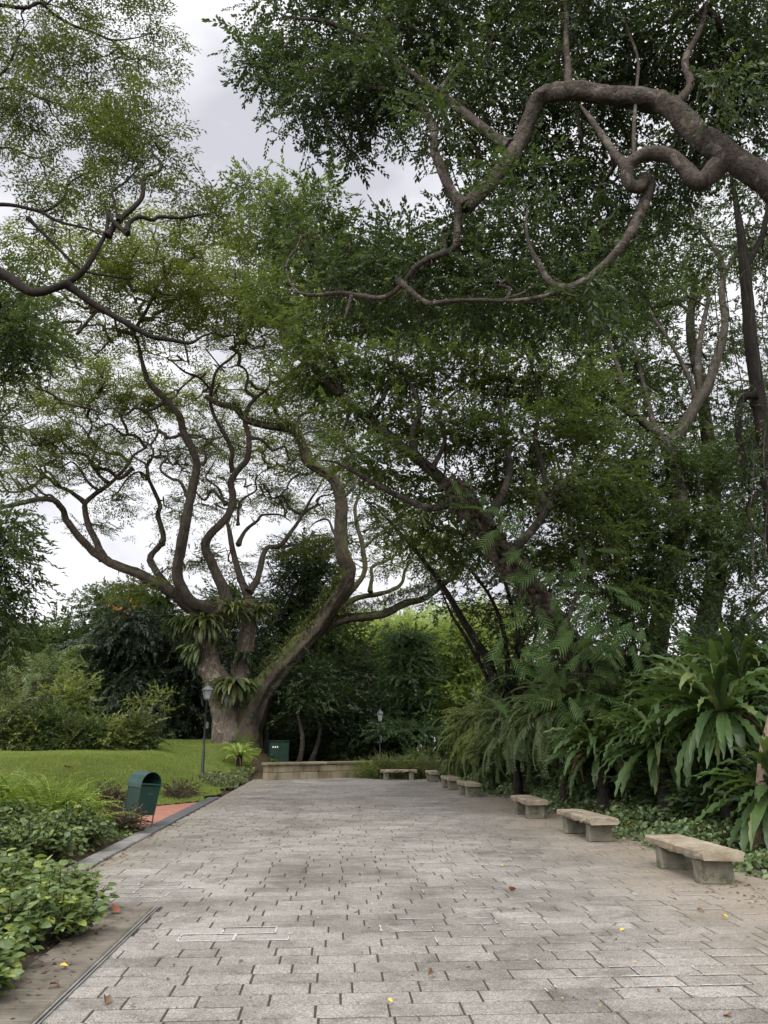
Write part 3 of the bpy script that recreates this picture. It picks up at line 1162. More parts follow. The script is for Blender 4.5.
g.build('stretcher', M_post, lb)
g = Geo()
box(g, (.03, -D2 * .492, z0 + .41), (.12, .008, .05), rz=0, bev=.002)
g.build('plate', M_hood, lb)
lb.location = (bp_[0], bp_[1], .02)
lb.scale = (.86, .86, .86)
lb.rotation_euler = (math.radians(2), math.radians(5), math.radians(47))

# ------------------------------------------------------------------ lamps
def make_lamp(label, loc, h, lan=1.0):
    L = thing('street_lamp', label, 'street lamp', (0, 0, 0), 'black lantern posts round the plaza')
    g = Geo()
    lathe(g, (0, 0, 0), [(.075, -.1), (.075, .1), (.06, .14), (.06, .85), (.045, .9), (.038, 1.0), (.035, h - .05), (.05, h - .04), (.05, h)], 12)
    g.build('pole', M_post, L, smooth=True)
    g = Geo()
    box(g, (.07, -.02, h * .66), (.1, .09, .2), bev=.01)
    g.build('control_box', M_lampm, L)
    g = Geo()
    # four-sided lantern: cage, roof and finial
    def sq(r, z):
        return np.array([[-r, -r, z], [r, -r, z], [r, r, z], [-r, r, z]])
    R4 = [sq(.07, h), sq(.085, h + .03), sq(.085, h + .05)]
    V = np.concatenate(R4)
    F = [[q + i * 4 for q in (a_, (a_ + 1) % 4)] + [((a_ + 1) % 4) + (i + 1) * 4, a_ + (i + 1) * 4] for i in range(2) for a_ in range(4)]
    g.add(V, F)
    for a_ in range(4):
        p, q = sq(.085, h + .05)[a_], sq(.15, h + .33)[a_]
        tube(g, [p, q], .011, 6)
    V = np.concatenate([sq(.19, h + .325), sq(.19, h + .345), sq(.07, h + .46), sq(.045, h + .47), sq(.04, h + .52)])
    F = [[a_ + i * 4, (a_ + 1) % 4 + i * 4, ((a_ + 1) % 4) + (i + 1) * 4, a_ + (i + 1) * 4] for i in range(4) for a_ in range(4)]
    g.add(V, F)
    g.add(sq(.04, h + .52), [0, 1, 2, 3])
    g.add(sq(.19, h + .325), [3, 2, 1, 0])
    lathe(g, (0, 0, h + .52), [(.02, 0), (.03, .03), (.0, .08)], 8)
    la = g.build('lantern', M_lampm, L)
    g = Geo()
    V = np.concatenate([sq(.08, h + .05), sq(.142, h + .325)])
    g.add(V, [[0, 1, 5, 4], [1, 2, 6, 5], [2, 3, 7, 6], [3, 0, 4, 7]])
    p = g.build('pane', M_glass, L)
    p.parent = la
    L.location = loc
    L.rotation_euler = (0, 0, math.radians(20))
    L.scale = (lan, lan, 1)
    return L


p = on(202, 776)
make_lamp('black lamp post with grey lantern on the mound left of the big trunk', (p[0], p[1], p[2] - .02), 2.5, .9)
p = at(380, 764, 34.5)
make_lamp('distant lamp post with pale lantern just in front of the dark layered conifer', (p[0], p[1], .1), 2.05, .62)
p = at(338, 764, 39)
make_lamp('faint far lamp post under the trees behind the middle of the stone wall', (p[0], p[1], .15), 2.0)
p = at(270, 764, 43)
make_lamp('dim far lamp post in the shade behind the green cabinet', (p[0], p[1], .2), 5.4)

# ------------------------------------------------------------------ utility cabinet behind the wall
p = at(278, 764, 35.5)
cb = thing('utility_cabinet', 'dark green steel cabinet with white stickers behind the left end of the stone wall', 'cabinet', (p[0], p[1], .15))
g = Geo()
box(g, (p[0], p[1], .15 + .58), (.85, .55, 1.16), .25, bev=.02)
g.build('body', M_cab, cb)
g = Geo()
box(g, (p[0], p[1], .15 + 1.19), (.9, .62, .05), .25, bev=.02)
g.build('lid', M_cab, cb)
cr, sr = math.cos(.25), math.sin(.25)
for sgn in (-1, 1):
    g = Geo()
    lx, ly = sgn * .2, -.281
    box(g, (p[0] + lx * cr - ly * sr, p[1] + lx * sr + ly * cr, .15 + .59), (.38, .02, 1.04), .25, bev=.005)
    dpart = g.build('door', M_cab, cb)
    if sgn < 0:
        for q in range(3):
            g = Geo()
            lx, ly = -.3 + q * .1, -.296
            box(g, (p[0] + lx * cr - ly * sr, p[1] + lx * sr + ly * cr, .15 + .95), (.055, .006, .07), .25)
            stk = g.build('sticker', M_white, cb)
            stk.parent = dpart

# ------------------------------------------------------------------ the great rain tree
Y0 = 36.0
tb = on(238, 747)
gz = float(terrain(tb[0], tb[1]))


def R(l, y0, y1=None):
    return pts(l, y0, y1)


rain_limbs = [
    # trunk, left leader
    (R([(234, 752), (231, 735), (224, 705), (215, 680), (207, 655), (209, 635), (220, 615), (227, 602)], 36, 35.5), 0.725, 0.391, .45),
    # middle grey leader
    (R([(241, 752), (242, 720), (240, 690), (242, 660), (248, 630), (250, 602)], 36.3, 37), 0.651, 0.307, .3),
    # right leaning limb
    (R([(244, 752), (249, 725), (258, 700), (276, 672), (300, 646), (318, 625), (331, 605), (345, 583), (349, 570), (343, 552), (341, 520), (340, 495), (332, 478),
        (320, 469), (308, 462), (302, 445), (293, 430), (284, 428), (265, 425), (246, 420), (235, 408), (220, 404), (205, 396)], 36, 31), 0.670, 0.102, .35, 1),
    # far left limb
    (R([(209, 628), (195, 610), (172, 592), (140, 575), (110, 563), (92, 550), (76, 533), (66, 520), (62, 508), (52, 500), (35, 500), (0, 507), (-30, 505)], 35.8, 31), 0.302, 0.065),
    (R([(104, 560), (98, 545), (88, 525), (85, 505), (95, 494), (112, 482), (127, 466), (134, 455), (146, 447), (150, 435)], 35, 36.5), 0.173, 0.050),
    (R([(86, 503), (71, 492), (57, 486), (45, 477), (31, 488), (10, 492), (0, 480), (-8, 465)], 35.2, 32.5), 0.108, 0.029),
    (R([(60, 487), (48, 472), (38, 478), (28, 470), (24, 455), (30, 440)], 35, 35.5), 0.072, 0.029),
    (R([(100, 492), (88, 482), (80, 470), (72, 462), (64, 466), (55, 473)], 35.5, 36), 0.072, 0.029),
    (R([(130, 463), (120, 455), (105, 452), (92, 440), (80, 425), (65, 420)], 36.5, 37), 0.086, 0.029),
    # second left
    (R([(204, 618), (185, 606), (170, 588), (155, 570), (151, 556), (163, 540), (158, 515), (160, 504), (149, 480), (146, 465), (134, 457), (128, 448)], 36.5, 39), 0.216, 0.058),
    (R([(146, 468), (153, 455), (150, 445), (138, 441), (125, 445)], 39, 39.5), 0.079, 0.036),
    # tall leader sweeping up to the left, towards the camera
    (R([(222, 612), (205, 606), (190, 600), (179, 582), (178, 562), (184, 532), (191, 495), (197, 467), (192, 449), (183, 432), (179, 415), (166, 400), (149, 382),
        (142, 362), (138, 343), (133, 331), (128, 322)], 35.5, 29), 0.274, 0.094),
    (R([(133, 333), (142, 318), (152, 300), (158, 285), (170, 270)], 29.3, 27.5), 0.086, 0.036),
    (R([(133, 334), (118, 330), (114, 318), (102, 312), (90, 313)], 29.2, 28), 0.079, 0.029),
    # middle sinuous leader
    (R([(227, 602), (222, 585), (214, 568), (205, 548), (210, 534), (228, 516), (233, 496), (231, 482), (237, 471), (247, 459), (249, 437), (245, 422), (248, 408),
        (256, 398), (268, 388), (270, 378), (268, 365)], 35.8, 33), 0.245, 0.072),
    (R([(270, 381), (284, 388), (300, 385), (312, 380)], 33, 32), 0.065, 0.029),
    (R([(233, 472), (231, 462), (232, 450), (222, 430), (214, 415), (210, 400), (212, 388), (217, 370), (231, 358), (240, 345), (236, 328)], 36, 33), 0.122, 0.043),
    (R([(225, 505), (218, 488), (206, 478), (212, 466), (218, 455)], 35.5, 36), 0.072, 0.036),
    (R([(212, 392), (200, 378), (185, 372), (170, 360), (158, 355)], 34, 32), 0.072, 0.029),
    # back grey leaders
    (R([(250, 603), (241, 580), (234, 555), (229, 530), (226, 516)], 37, 39.5), 0.202, 0.101),
    (R([(238, 545), (246, 530), (257, 521), (263, 515), (281, 515), (292, 523)], 38, 40), 0.115, 0.036),
    (R([(238, 525), (239, 505), (246, 497), (256, 490), (256, 478), (268, 468)], 39, 40), 0.079, 0.029),
    (R([(249, 592), (258, 578), (262, 560), (267, 548), (281, 545), (293, 529), (303, 514), (311, 499), (318, 489), (323, 478)], 37, 40), 0.173, 0.043),
    (R([(304, 512), (316, 505), (320, 497), (331, 494), (336, 488)], 39, 40), 0.072, 0.029),
    # twin of the leaning limb
    (R([(332, 612), (350, 592), (364, 573), (363, 548), (357, 525), (355, 508), (360, 492), (358, 478)], 35, 36.5), 0.158, 0.065, 0, 1),
    # mossy horizontals to the right
    (R([(320, 628), (340, 620), (360, 617), (382, 614), (405, 604), (425, 598), (440, 586), (455, 576), (463, 564), (470, 550)], 35.5, 32), 0.252, 0.086, 0, 1),
    (R([(340, 608), (358, 598), (378, 594), (392, 590), (402, 583), (405, 570), (413, 560)], 36, 37), 0.158, 0.058, 0, 1),
    (R([(370, 592), (372, 578), (372, 567), (384, 562), (395, 555), (401, 540), (410, 530)], 36, 37.5), 0.101, 0.043, 0, 1),
    (R([(362, 550), (375, 538), (392, 530), (408, 526)], 36, 36), 0.072, 0.029, 0, 1),
    (R([(133, 468), (120, 478), (108, 470), (95, 468), (85, 455), (72, 452), (60, 440), (50, 445), (38, 435)], 36, 35), 0.099, 0.036),
    (R([(108, 483), (100, 476), (92, 462), (96, 448), (88, 438), (92, 425), (84, 412)], 35.8, 36), 0.081, 0.032),
    (R([(150, 482), (140, 472), (128, 478), (118, 492), (108, 500)], 38, 37), 0.072, 0.027),
    (R([(146, 448), (136, 436), (122, 434), (110, 424), (98, 428), (86, 420)], 37, 37.5), 0.081, 0.032),
    (R([(150, 446), (158, 432), (152, 418), (140, 412), (130, 416)], 38.5, 38.5), 0.072, 0.027),
    (R([(189, 500), (180, 482), (170, 478), (160, 468), (168, 455), (162, 440)], 35, 35.5), 0.090, 0.032),
    (R([(230, 505), (222, 500), (212, 490), (205, 500), (196, 492), (188, 480)], 36, 37), 0.081, 0.032),
    (R([(249, 438), (262, 440), (272, 450), (285, 447), (290, 460), (304, 458)], 34.5, 36), 0.090, 0.032),
    (R([(303, 515), (290, 508), (283, 496), (272, 498), (266, 486), (252, 484)], 39, 40), 0.081, 0.032),
    (R([(341, 500), (352, 488), (358, 475), (370, 470), (372, 455)], 34.5, 35.5), 0.090, 0.036),
    (R([(297, 434), (300, 416), (315, 410), (322, 398), (334, 396)], 33, 33), 0.090, 0.036),
    (R([(166, 401), (150, 410), (135, 408), (125, 415), (112, 408), (100, 412)], 32, 33), 0.090, 0.032),
    (R([(183, 433), (170, 438), (158, 430), (146, 432), (138, 424)], 33.5, 34), 0.072, 0.027),
    (R([(196, 468), (206, 460), (204, 446), (214, 440), (212, 428)], 34.5, 35), 0.081, 0.027),
    (R([(60, 505), (50, 495), (40, 498), (28, 490), (18, 495)], 33, 32.5), 0.072, 0.027),
    (R([(347, 545), (335, 535), (328, 520), (316, 522), (308, 530)], 35, 36), 0.081, 0.032),
    (R([(256, 398), (246, 390), (248, 375), (240, 366), (226, 368)], 33, 33), 0.081, 0.032),
]
rp = []
pr_ = random.Random(5)
for (x, y, Y, r, n) in [
    # upper dome
    (95, 250, 27, 3.0, 22), (150, 265, 26, 2.6, 22), (200, 260, 28, 3.0, 26), (250, 280, 30, 2.8, 20), (60, 300, 28, 2.2, 10), (130, 300, 29, 2.4, 12), (215, 310, 31, 2.4, 22),
    (285, 330, 33, 2.3, 16), (170, 335, 30, 2.0, 12), (235, 345, 32, 2.2, 18), (310, 375, 34, 2.2, 14), (40, 345, 30, 2.2, 12), (95, 335, 30, 1.6, 7), (330, 420, 35, 2.0, 10),
    (20, 390, 31, 2.2, 14), (105, 385, 35, 2.2, 22), (150, 400, 36, 1.9, 20), (70, 400, 35, 2.2, 16), (190, 405, 37, 1.8, 12), (235, 385, 36, 1.6, 10), (270, 400, 35, 1.5, 10),
    # middle tier
    (20, 440, 33, 2.0, 14), (60, 445, 35, 2.0, 16), (100, 430, 37, 1.8, 14), (45, 470, 34, 1.5, 8), (10, 475, 31, 1.4, 7), (110, 470, 36, 1.5, 9), (175, 455, 38, 1.6, 10),
    (215, 440, 39, 1.7, 11), (260, 450, 40, 1.8, 13), (295, 465, 40, 1.7, 12), (330, 475, 39, 1.6, 10), (205, 480, 40, 1.5, 8), (270, 495, 41, 1.7, 12), (310, 510, 41, 1.6, 9), (360, 480, 37, 1.6, 11),
    (240, 505, 40, 1.4, 7), (130, 500, 37, 1.3, 5), (185, 510, 40, 1.3, 6),
    # low sparse sprays
    (340, 545, 38, 1.4, 7), (385, 520, 37, 1.7, 12), (410, 540, 37, 1.5, 10), (430, 560, 35, 1.3, 8), (295, 550, 40, 1.3, 6), (225, 560, 39, 1.2, 5), (105, 525, 36, 1.0, 3), (190, 560, 37, 1.0, 4),
    (150, 590, 36, 1.0, 4), (125, 585, 34, 1.0, 4), (390, 560, 37, 1.2, 6), (455, 540, 32, 1.3, 8), (320, 440, 37, 1.4, 8), (280, 425, 37, 1.2, 6)]:
    rp.append((at(x, y, Y), (r * 1.15, r * 1.15, r * .17), int(n * 1.4)))
tree('rain_tree', 'huge old rain tree with divided trunk and sinuous mossy limbs left of the plaza', 'tree',
     (tb[0], tb[1], gz), rain_limbs, rp, L_rain, 'rain', [B_rain, B_mossy, B_limb], per=3, spread=(.36, .36, .06), bf=.38, tip=.022, wig=.24, pipe=.43, rmax=.11,
     updir=.0, minr=.016, tilt=.25, attach=1.0 - 1e-3, lump=.2)


# ------------------------------------------------------------------ epiphytes on the rain tree
def strap(L, w, az, el, droop, seed, wave=.02, n=18, m=0, tw=0.0, g=None, o=(0, 0, 0), w0=.25):
    """arching strap frond from o; a ribbon of 3 vertices across with a raised rim"""
    k = np.random.default_rng(seed)
    p = np.array(o, float)
    out, e = [], el
    ph = k.uniform(0, 6)
    for i in range(n + 1):
        t = i / n
        d = np.array([math.cos(az) * math.cos(e), math.sin(az) * math.cos(e), math.sin(e)])
        up = np.array([-math.cos(az) * math.sin(e), -math.sin(az) * math.sin(e), math.cos(e)])
        sd = np.array([-math.sin(az), math.cos(az), 0])
        ww = w * (w0 + (1 - w0) * math.sin(min(1, t * 1.5) * math.pi / 2)) * (1 - max(0, (t - .6) / .4) ** 1.8 * .96) / 2
        tl = tw * t
        s2 = sd * math.cos(tl) + up * math.sin(tl)
        u2 = up * math.cos(tl) - sd * math.sin(tl)
        out += [p - s2 * ww + u2 * (ww * .35 + wave * math.sin(t * 46 + ph) * min(1, t * 4)) - s2 * (.25 * wave * math.cos(t * 46 + ph)), p, p + s2 * ww + u2 * (ww * .35 + wave * math.sin(t * 43 + ph + 1.7) * min(1, t * 4)) + s2 * (.25 * wave * math.cos(t * 43 + ph))]
        p = p + d * L / n
        e -= droop / n * (.5 + 1.2 * t)
    F = []
    for i in range(n):
        b = i * 3
        F += [[b, b + 1, b + 4, b + 3], [b + 1, b + 2, b + 5, b + 4]]
    g.add(out, F, m)


def pinnate(L, az, el, droop, seed, g, o, nl=22, ll=.22, lw=.04, m=0, taper=.7, hang=.25, gm=None):
    """arching frond with two rows of leaflets"""
    k = np.random.default_rng(seed)
    p = np.array(o, float)
    e = el
    P, Dd = [p.copy()], []
    n = 14
    for i in range(n):
        d = np.array([math.cos(az) * math.cos(e), math.sin(az) * math.cos(e), math.sin(e)])
        p = p + d * L / n
        P.append(p.copy())
        e -= droop / n * (.5 + 1.1 * i / n)
    P = np.array(P)
    tube(g if gm is None else gm, P, np.linspace(.012, .004, n + 1) * min(1.6, L), 4, m)
    tt = np.linspace(.12, .99, nl)
    pos = np.stack([np.interp(tt * n, np.arange(n + 1), P[:, q]) for q in range(3)], 1)
    dv = unit(np.stack([np.interp(tt * n, np.arange(n + 1), np.gradient(P[:, q])) for q in range(3)], 1))
    sd = np.array([-math.sin(az), math.cos(az), 0.0])
    for s_ in (-1, 1):
        dd = dv * .55 + s_ * sd + np.array([0, 0, -hang]) + k.normal(0, .1, (nl, 3))
        zz = np.cross(sd[None] * np.ones((nl, 1)), dv)
        zz = np.where(zz[:, 2:3] < 0, -zz, zz)
        len_ = ll * (np.sin(np.clip(tt * 1.15 + .12, 0, 1) * math.pi) * taper + (1 - taper)) * k.uniform(.85, 1.1, nl)
        Rm = frames(dd, zz, 1.0 * np.ones(nl))
        Rm = Rm * np.stack([np.full(nl, lw) * (.5 + .5 * len_ / ll), len_, len_], 1)[:, None, :]
        g.scatter(RH, pos, Rm, m)


def nest_fern(name, label, o, L, w, nf, seed, leaf=None, group=None, cat='fern', elr=(-.1, 1.25), droop=(1.0, 2.1), az=None, dead=0, stump=None, dup_wave=.024):
    k = np.random.default_rng(seed)
    r = thing(name, label, cat, o, group)
    g = Geo()
    for i in range(nf):
        a = k.uniform(0, 2 * math.pi) if az is None else k.uniform(*az)
        e = k.uniform(*elr)
        strap(L * k.uniform(.7, 1.1), w * k.uniform(.75, 1.15), a, e, k.uniform(*droop) * (.7 + .4 * max(0, e)), seed * 100 + i, wave=dup_wave, g=g,
              o=np.array(o) + np.array([math.cos(a), math.sin(a), 0]) * .06 * L, tw=k.normal(0, .35))
    g.build('fronds', leaf or L_nest, r, smooth=True)
    if dead:
        g = Geo()
        for i in range(dead):
            a = k.uniform(0, 2 * math.pi) if az is None else k.uniform(*az)
            strap(L * k.uniform(.5, .8), w * .5, a, k.uniform(-.6, .1), k.uniform(1.4, 2.2), seed * 77 + i, wave=.03, g=g, o=np.array(o) + np.array([math.cos(a), math.sin(a), -.1]) * .2, tw=k.normal(0, 1.2), n=7)
        g.build('dead_fronds', L_dry, r)
    if stump:
        g = Geo()
        o_ = np.array(o)
        tube(g, [o_ + [0, 0, -stump], o_ + [.03, .02, -stump * .5], o_ + [0, 0, .05]], [stump * .05 + .1, .1 + stump * .02, .16], 10, lump=.25, seed=seed)
        g.build('stump', B_dark, r, smooth=True)
    return r


p = at(234, 682, 35.2)
nest_fern('epiphyte_fern', 'big drooping clump of fern straps hanging in the fork of the rain tree trunk', p, 1.35, .22, 70, 3, L_shrub, 'ferns growing on the rain tree',
          elr=(-1.0, .5), droop=(1.0, 2.0), az=(math.pi * 1.02, math.pi * 1.98), dead=3)
p = at(205, 622, 35.0)
nest_fern('epiphyte_fern', 'shaggy fern tuft where the left limbs leave the rain tree', p, 1.3, .13, 110, 4, L_shrub, 'ferns growing on the rain tree', elr=(-.9, .7), droop=(1.2, 2.2), az=(math.pi * .9, math.pi * 2.1))
p = at(200, 645, 35.2)
nest_fern('epiphyte_fern', 'pale straplike fern hanging down the left edge of the rain tree trunk', p, 1.1, .16, 40, 5, L_staghorn, 'ferns growing on the rain tree', elr=(-1.1, .1), droop=(.8, 1.6), az=(math.pi * .9, math.pi * 1.6), dead=3)
p = at(232, 610, 35.1)
nest_fern('epiphyte_fern', 'light green fern sprouting from the upper crotch of the rain tree', p, 1.2, .14, 70, 6, L_shrub, 'ferns growing on the rain tree', elr=(-.4, 1.2), droop=(1.2, 2.1))
p = at(257, 612, 36.2)
nest_fern('epiphyte_fern', 'fern cushion on the grey middle leader of the rain tree', p, 1.1, .13, 64, 7, L_shrub, 'ferns growing on the rain tree', elr=(-.4, 1.2), droop=(1.2, 2.1))
p = at(186, 620, 35.4)
nest_fern('epiphyte_fern', 'drooping fine fern below the leftmost big limb of the rain tree', p, 1.3, .12, 110, 8, L_mid, 'ferns growing on the rain tree', elr=(-.8, .6), droop=(1.2, 2.2))
p = at(164, 600, 35.4)
nest_fern('epiphyte_fern', 'small fern tuft out along the leftmost limb of the rain tree', p, .9, .11, 70, 9, L_mid, 'ferns growing on the rain tree', elr=(-.8, .8), droop=(1.2, 2.2))
p = at(243, 655, 36.0)
nest_fern('epiphyte_fern', 'dark fern filling the gap between the two upright trunks of the rain tree', p, .9, .12, 40, 10, L_dark, 'ferns growing on the rain tree', elr=(-.8, .8), droop=(1.2, 2.2))
# creeping ferns along the leaning limb
gsm = thing('creeping_fern', 'small creeping ferns along the tops of the leaning rain tree limbs', 'fern', at(300, 640, 35.8))
g = Geo()
lim = catmull(R([(258, 696), (276, 668), (300, 642), (318, 620), (331, 600), (346, 577)], 35.7, 34.3), 20)
for i, q in enumerate(lim):
    for j in range(7):
        a = rng.uniform(0, 6.28)
        strap(rng.uniform(.25, .5), .07, a, rng.uniform(-.2, 1.2), rng.uniform(1, 2), i * 7 + j, wave=.01, n=5, g=g, o=q + np.array([rng.normal(0, .15), -.42 * math.cos(.3 + j * .2), .5 * math.sin(.35 + j * .2)]))
lim = catmull(R([(325, 622), (350, 614), (382, 608), (405, 598), (425, 592), (442, 578)], 35.3, 32.6), 20)
for i, q in enumerate(lim):
    for j in range(11):
        a = rng.uniform(0, 6.28)
        strap(rng.uniform(.22, .48), .055, a, rng.uniform(-.2, 1.2), rng.uniform(1, 2), i * 7 + j + 900, wave=.01, n=5, g=g, o=q + np.array([rng.normal(0, .15), -.26 * math.cos(.9 * (j / 5.5 - 1) * 1.6), .26 * math.sin(.9 + (j / 5.5 - 1) * 1.3)]))
lim = catmull(R([(302, 445), (293, 428), (284, 424), (265, 420), (246, 414), (235, 405), (215, 398)], 32.2, 31.2), 20)
for i, q in enumerate(lim):
    for j in range(5):
        a = rng.uniform(0, 6.28)
        strap(rng.uniform(.18, .4), .06, a, rng.uniform(-.9, 1.2), rng.uniform(1, 2), i * 7 + j + 1900, wave=.01, n=5, g=g, o=q + np.array([rng.normal(0, .1), rng.normal(0, .1), rng.normal(0, .1)]))
for lm, y0_, y1_ in (([(178, 575), (181, 548), (187, 515), (192, 490), (197, 467), (192, 449)], 35.2, 33.5), ([(216, 572), (206, 548), (211, 534), (228, 516), (233, 498)], 35.8, 36), ([(157, 548), (163, 538), (159, 516), (160, 505)], 37.5, 38), ([(342, 560), (342, 530), (340, 500)], 34.5, 34)):
    lim = catmull(R(lm, y0_, y1_), 10)
    for i, q in enumerate(lim):
        for j in range(4):
            a = rng.uniform(0, 6.28)
            strap(rng.uniform(.15, .4), .06, a, rng.uniform(-.9, 1.2), rng.uniform(1, 2), i * 7 + j + 2900, wave=.01, n=5, g=g, o=q + np.array([rng.normal(0, .2), rng.normal(-.1, .15), rng.normal(0, .1)]))
g.build('fronds', L_shrub, gsm)

# ------------------------------------------------------------------ tree leaning in from the upper right
fig_limbs = [
    ([np.array(q) for q in ((10.6, 10.2, .5), (10.3, 10.0, 3), (9.4, 9.6, 6), (7.9, 9.2, 8.3))] + R([(790, 198, 9), (762, 178), (732, 160), (700, 136), (672, 108), (655, 100), (620, 97), (582, 92), (556, 92), (540, 97),
        (532, 112), (520, 142), (495, 178), (466, 207)], 9.0, 10.6), .36, .11, .4),
    (R([(466, 207), (450, 190), (441, 168), (434, 148), (433, 126), (424, 112), (410, 96), (392, 90), (372, 88), (345, 78), (318, 68), (290, 66)], 10.6, 12.5), 0.094, 0.036),
    (R([(510, 148), (492, 135), (470, 118), (445, 98), (420, 80), (400, 66), (372, 42), (345, 28), (318, 20), (292, 18), (276, 12)], 10.4, 12.8), 0.094, 0.036),
    (R([(458, 206), (457, 230), (455, 246), (445, 253), (430, 258), (415, 268), (406, 280), (394, 292), (380, 298), (362, 296), (340, 293), (318, 295), (300, 293), (290, 282), (286, 268)], 10.6, 11.8), 0.061, 0.025),
    (R([(352, 296), (348, 308), (344, 320)], 11.2), 0.036, 0.022),
    (R([(398, 280), (412, 292), (428, 303), (450, 301), (475, 300), (500, 300), (520, 294), (536, 285)], 10.8, 10.2), 0.050, 0.022),
    (R([(716, 168), (700, 182), (690, 176), (676, 160), (656, 153), (640, 156), (629, 166), (628, 182), (637, 188), (646, 178), (650, 186), (643, 205), (632, 230), (612, 257), (590, 277), (566, 288), (550, 282),
        (538, 262), (529, 245), (526, 225), (528, 205)], 8.9, 9.9), 0.122, 0.032),
    (R([(568, 287), (545, 296), (520, 300), (495, 301)], 9.4, 10.2), 0.043, 0.022),
    (R([(628, 170), (612, 150), (595, 125), (580, 105)], 9.2, 9.9), 0.065, 0.043),
    (R([(568, 92), (568, 65), (566, 40), (566, 10), (560, -30)], 9.9, 10.5), 0.065, 0.036),
    (R([(634, 166), (634, 130), (636, 95), (638, 60), (628, 30), (620, 0)], 9.4, 10.2), 0.036, 0.018),
    (R([(672, 108), (690, 85), (685, 60), (700, 30), (710, -10)], 9.4, 9.8), 0.072, 0.036),
    (R([(440, 90), (455, 70), (470, 60), (500, 68)], 11, 11.5), 0.043, 0.022),
    (R([(375, 42), (372, 20), (375, 0), (370, -25)], 12, 12.5), 0.043, 0.022),
]
fp = [pad(*q) for q in [
    (285, 20, 13, (1.0, 1.3, .9), 26), (265, 65, 13, (.55, .8, .5), 16), (330, 40, 13, (1.1, 1.6, 1.0), 36), (340, 95, 12.5, (1.0, 1.2, .6), 30), (310, 115, 12.6, (.7, .9, .35), 14),
    (385, 95, 12.3, (.9, 1.3, .55), 28), (400, 40, 12.5, (1.2, 1.5, 1.0), 40), (460, 30, 12, (1.2, 1.5, 1.0), 44), (470, 110, 12, (1.0, 1.4, .8), 34), (345, 140, 12.6, (.4, .7, .25), 7),
    (530, 30, 11.5, (1.1, 1.6, 1.0), 46), (560, 130, 12, (1.0, 1.5, .8), 36), (600, 40, 11, (1.1, 1.6, 1.0), 46), (640, 110, 12, (1.1, 1.6, .9), 36),
    (680, 30, 10.5, (1.1, 1.5, .9), 46), (740, 50, 10.5, (1.0, 1.5, 1.0), 44), (720, 120, 11.5, (1.0, 1.5, .9), 34), (500, 190, 12.5, (.9, 1.4, .7), 26), (590, 200, 12.5, (1.0, 1.5, .8), 32), (455, 258, 12.2, (.9, 1.2, .55), 30),
    (400, 258, 12.5, (.8, 1.2, .5), 28), (520, 260, 12, (.9, 1.3, .7), 30), (600, 260, 12, (1.0, 1.4, .7), 30), (420, 290, 11.6, (.6, .9, .4), 14), (660, 215, 12.5, (.8, 1.3, .6), 18), (560, 310, 11.5, (.7, 1, .4), 16),
    (480, 300, 11.2, (.7, 1, .35), 16), (350, 275, 12.2, (.7, 1.0, .5), 20), (315, 225, 12.4, (.45, .8, .5), 14), (760, 120, 11, (.8, 1.2, .9), 20), (520, 175, 9.6, (.4, .4, .25), 5), (730, 85, 8.6, (.4, .4, .25), 4), (440, 120, 10.2, (.4, .4, .3), 6), (590, 290, 9.2, (.4, .4, .2), 4), (380, 60, 11.2, (.5, .5, .35), 7), (500, -40, 11.5, (3, 2.0, 1.0), 60), (680, -50, 10, (2.2, 1.8, 1), 50), (350, -40, 12.5, (1.6, 1.6, .9), 30)]]
tree('fig_tree', 'tree outside the plaza whose thick smooth crooked bough arches over from the upper right', 'tree', (10.6, 10.2, .5), fig_limbs, fp, L_fig, 'fig', B_smooth,
     smin=.65, smax=1.4, per=9, spread=(.2, .2, .17), bf=.4, tip=.006, wig=.1, pipe=.5, rmax=.05, updir=.0, minr=.005, attach=.5, lump=.17)

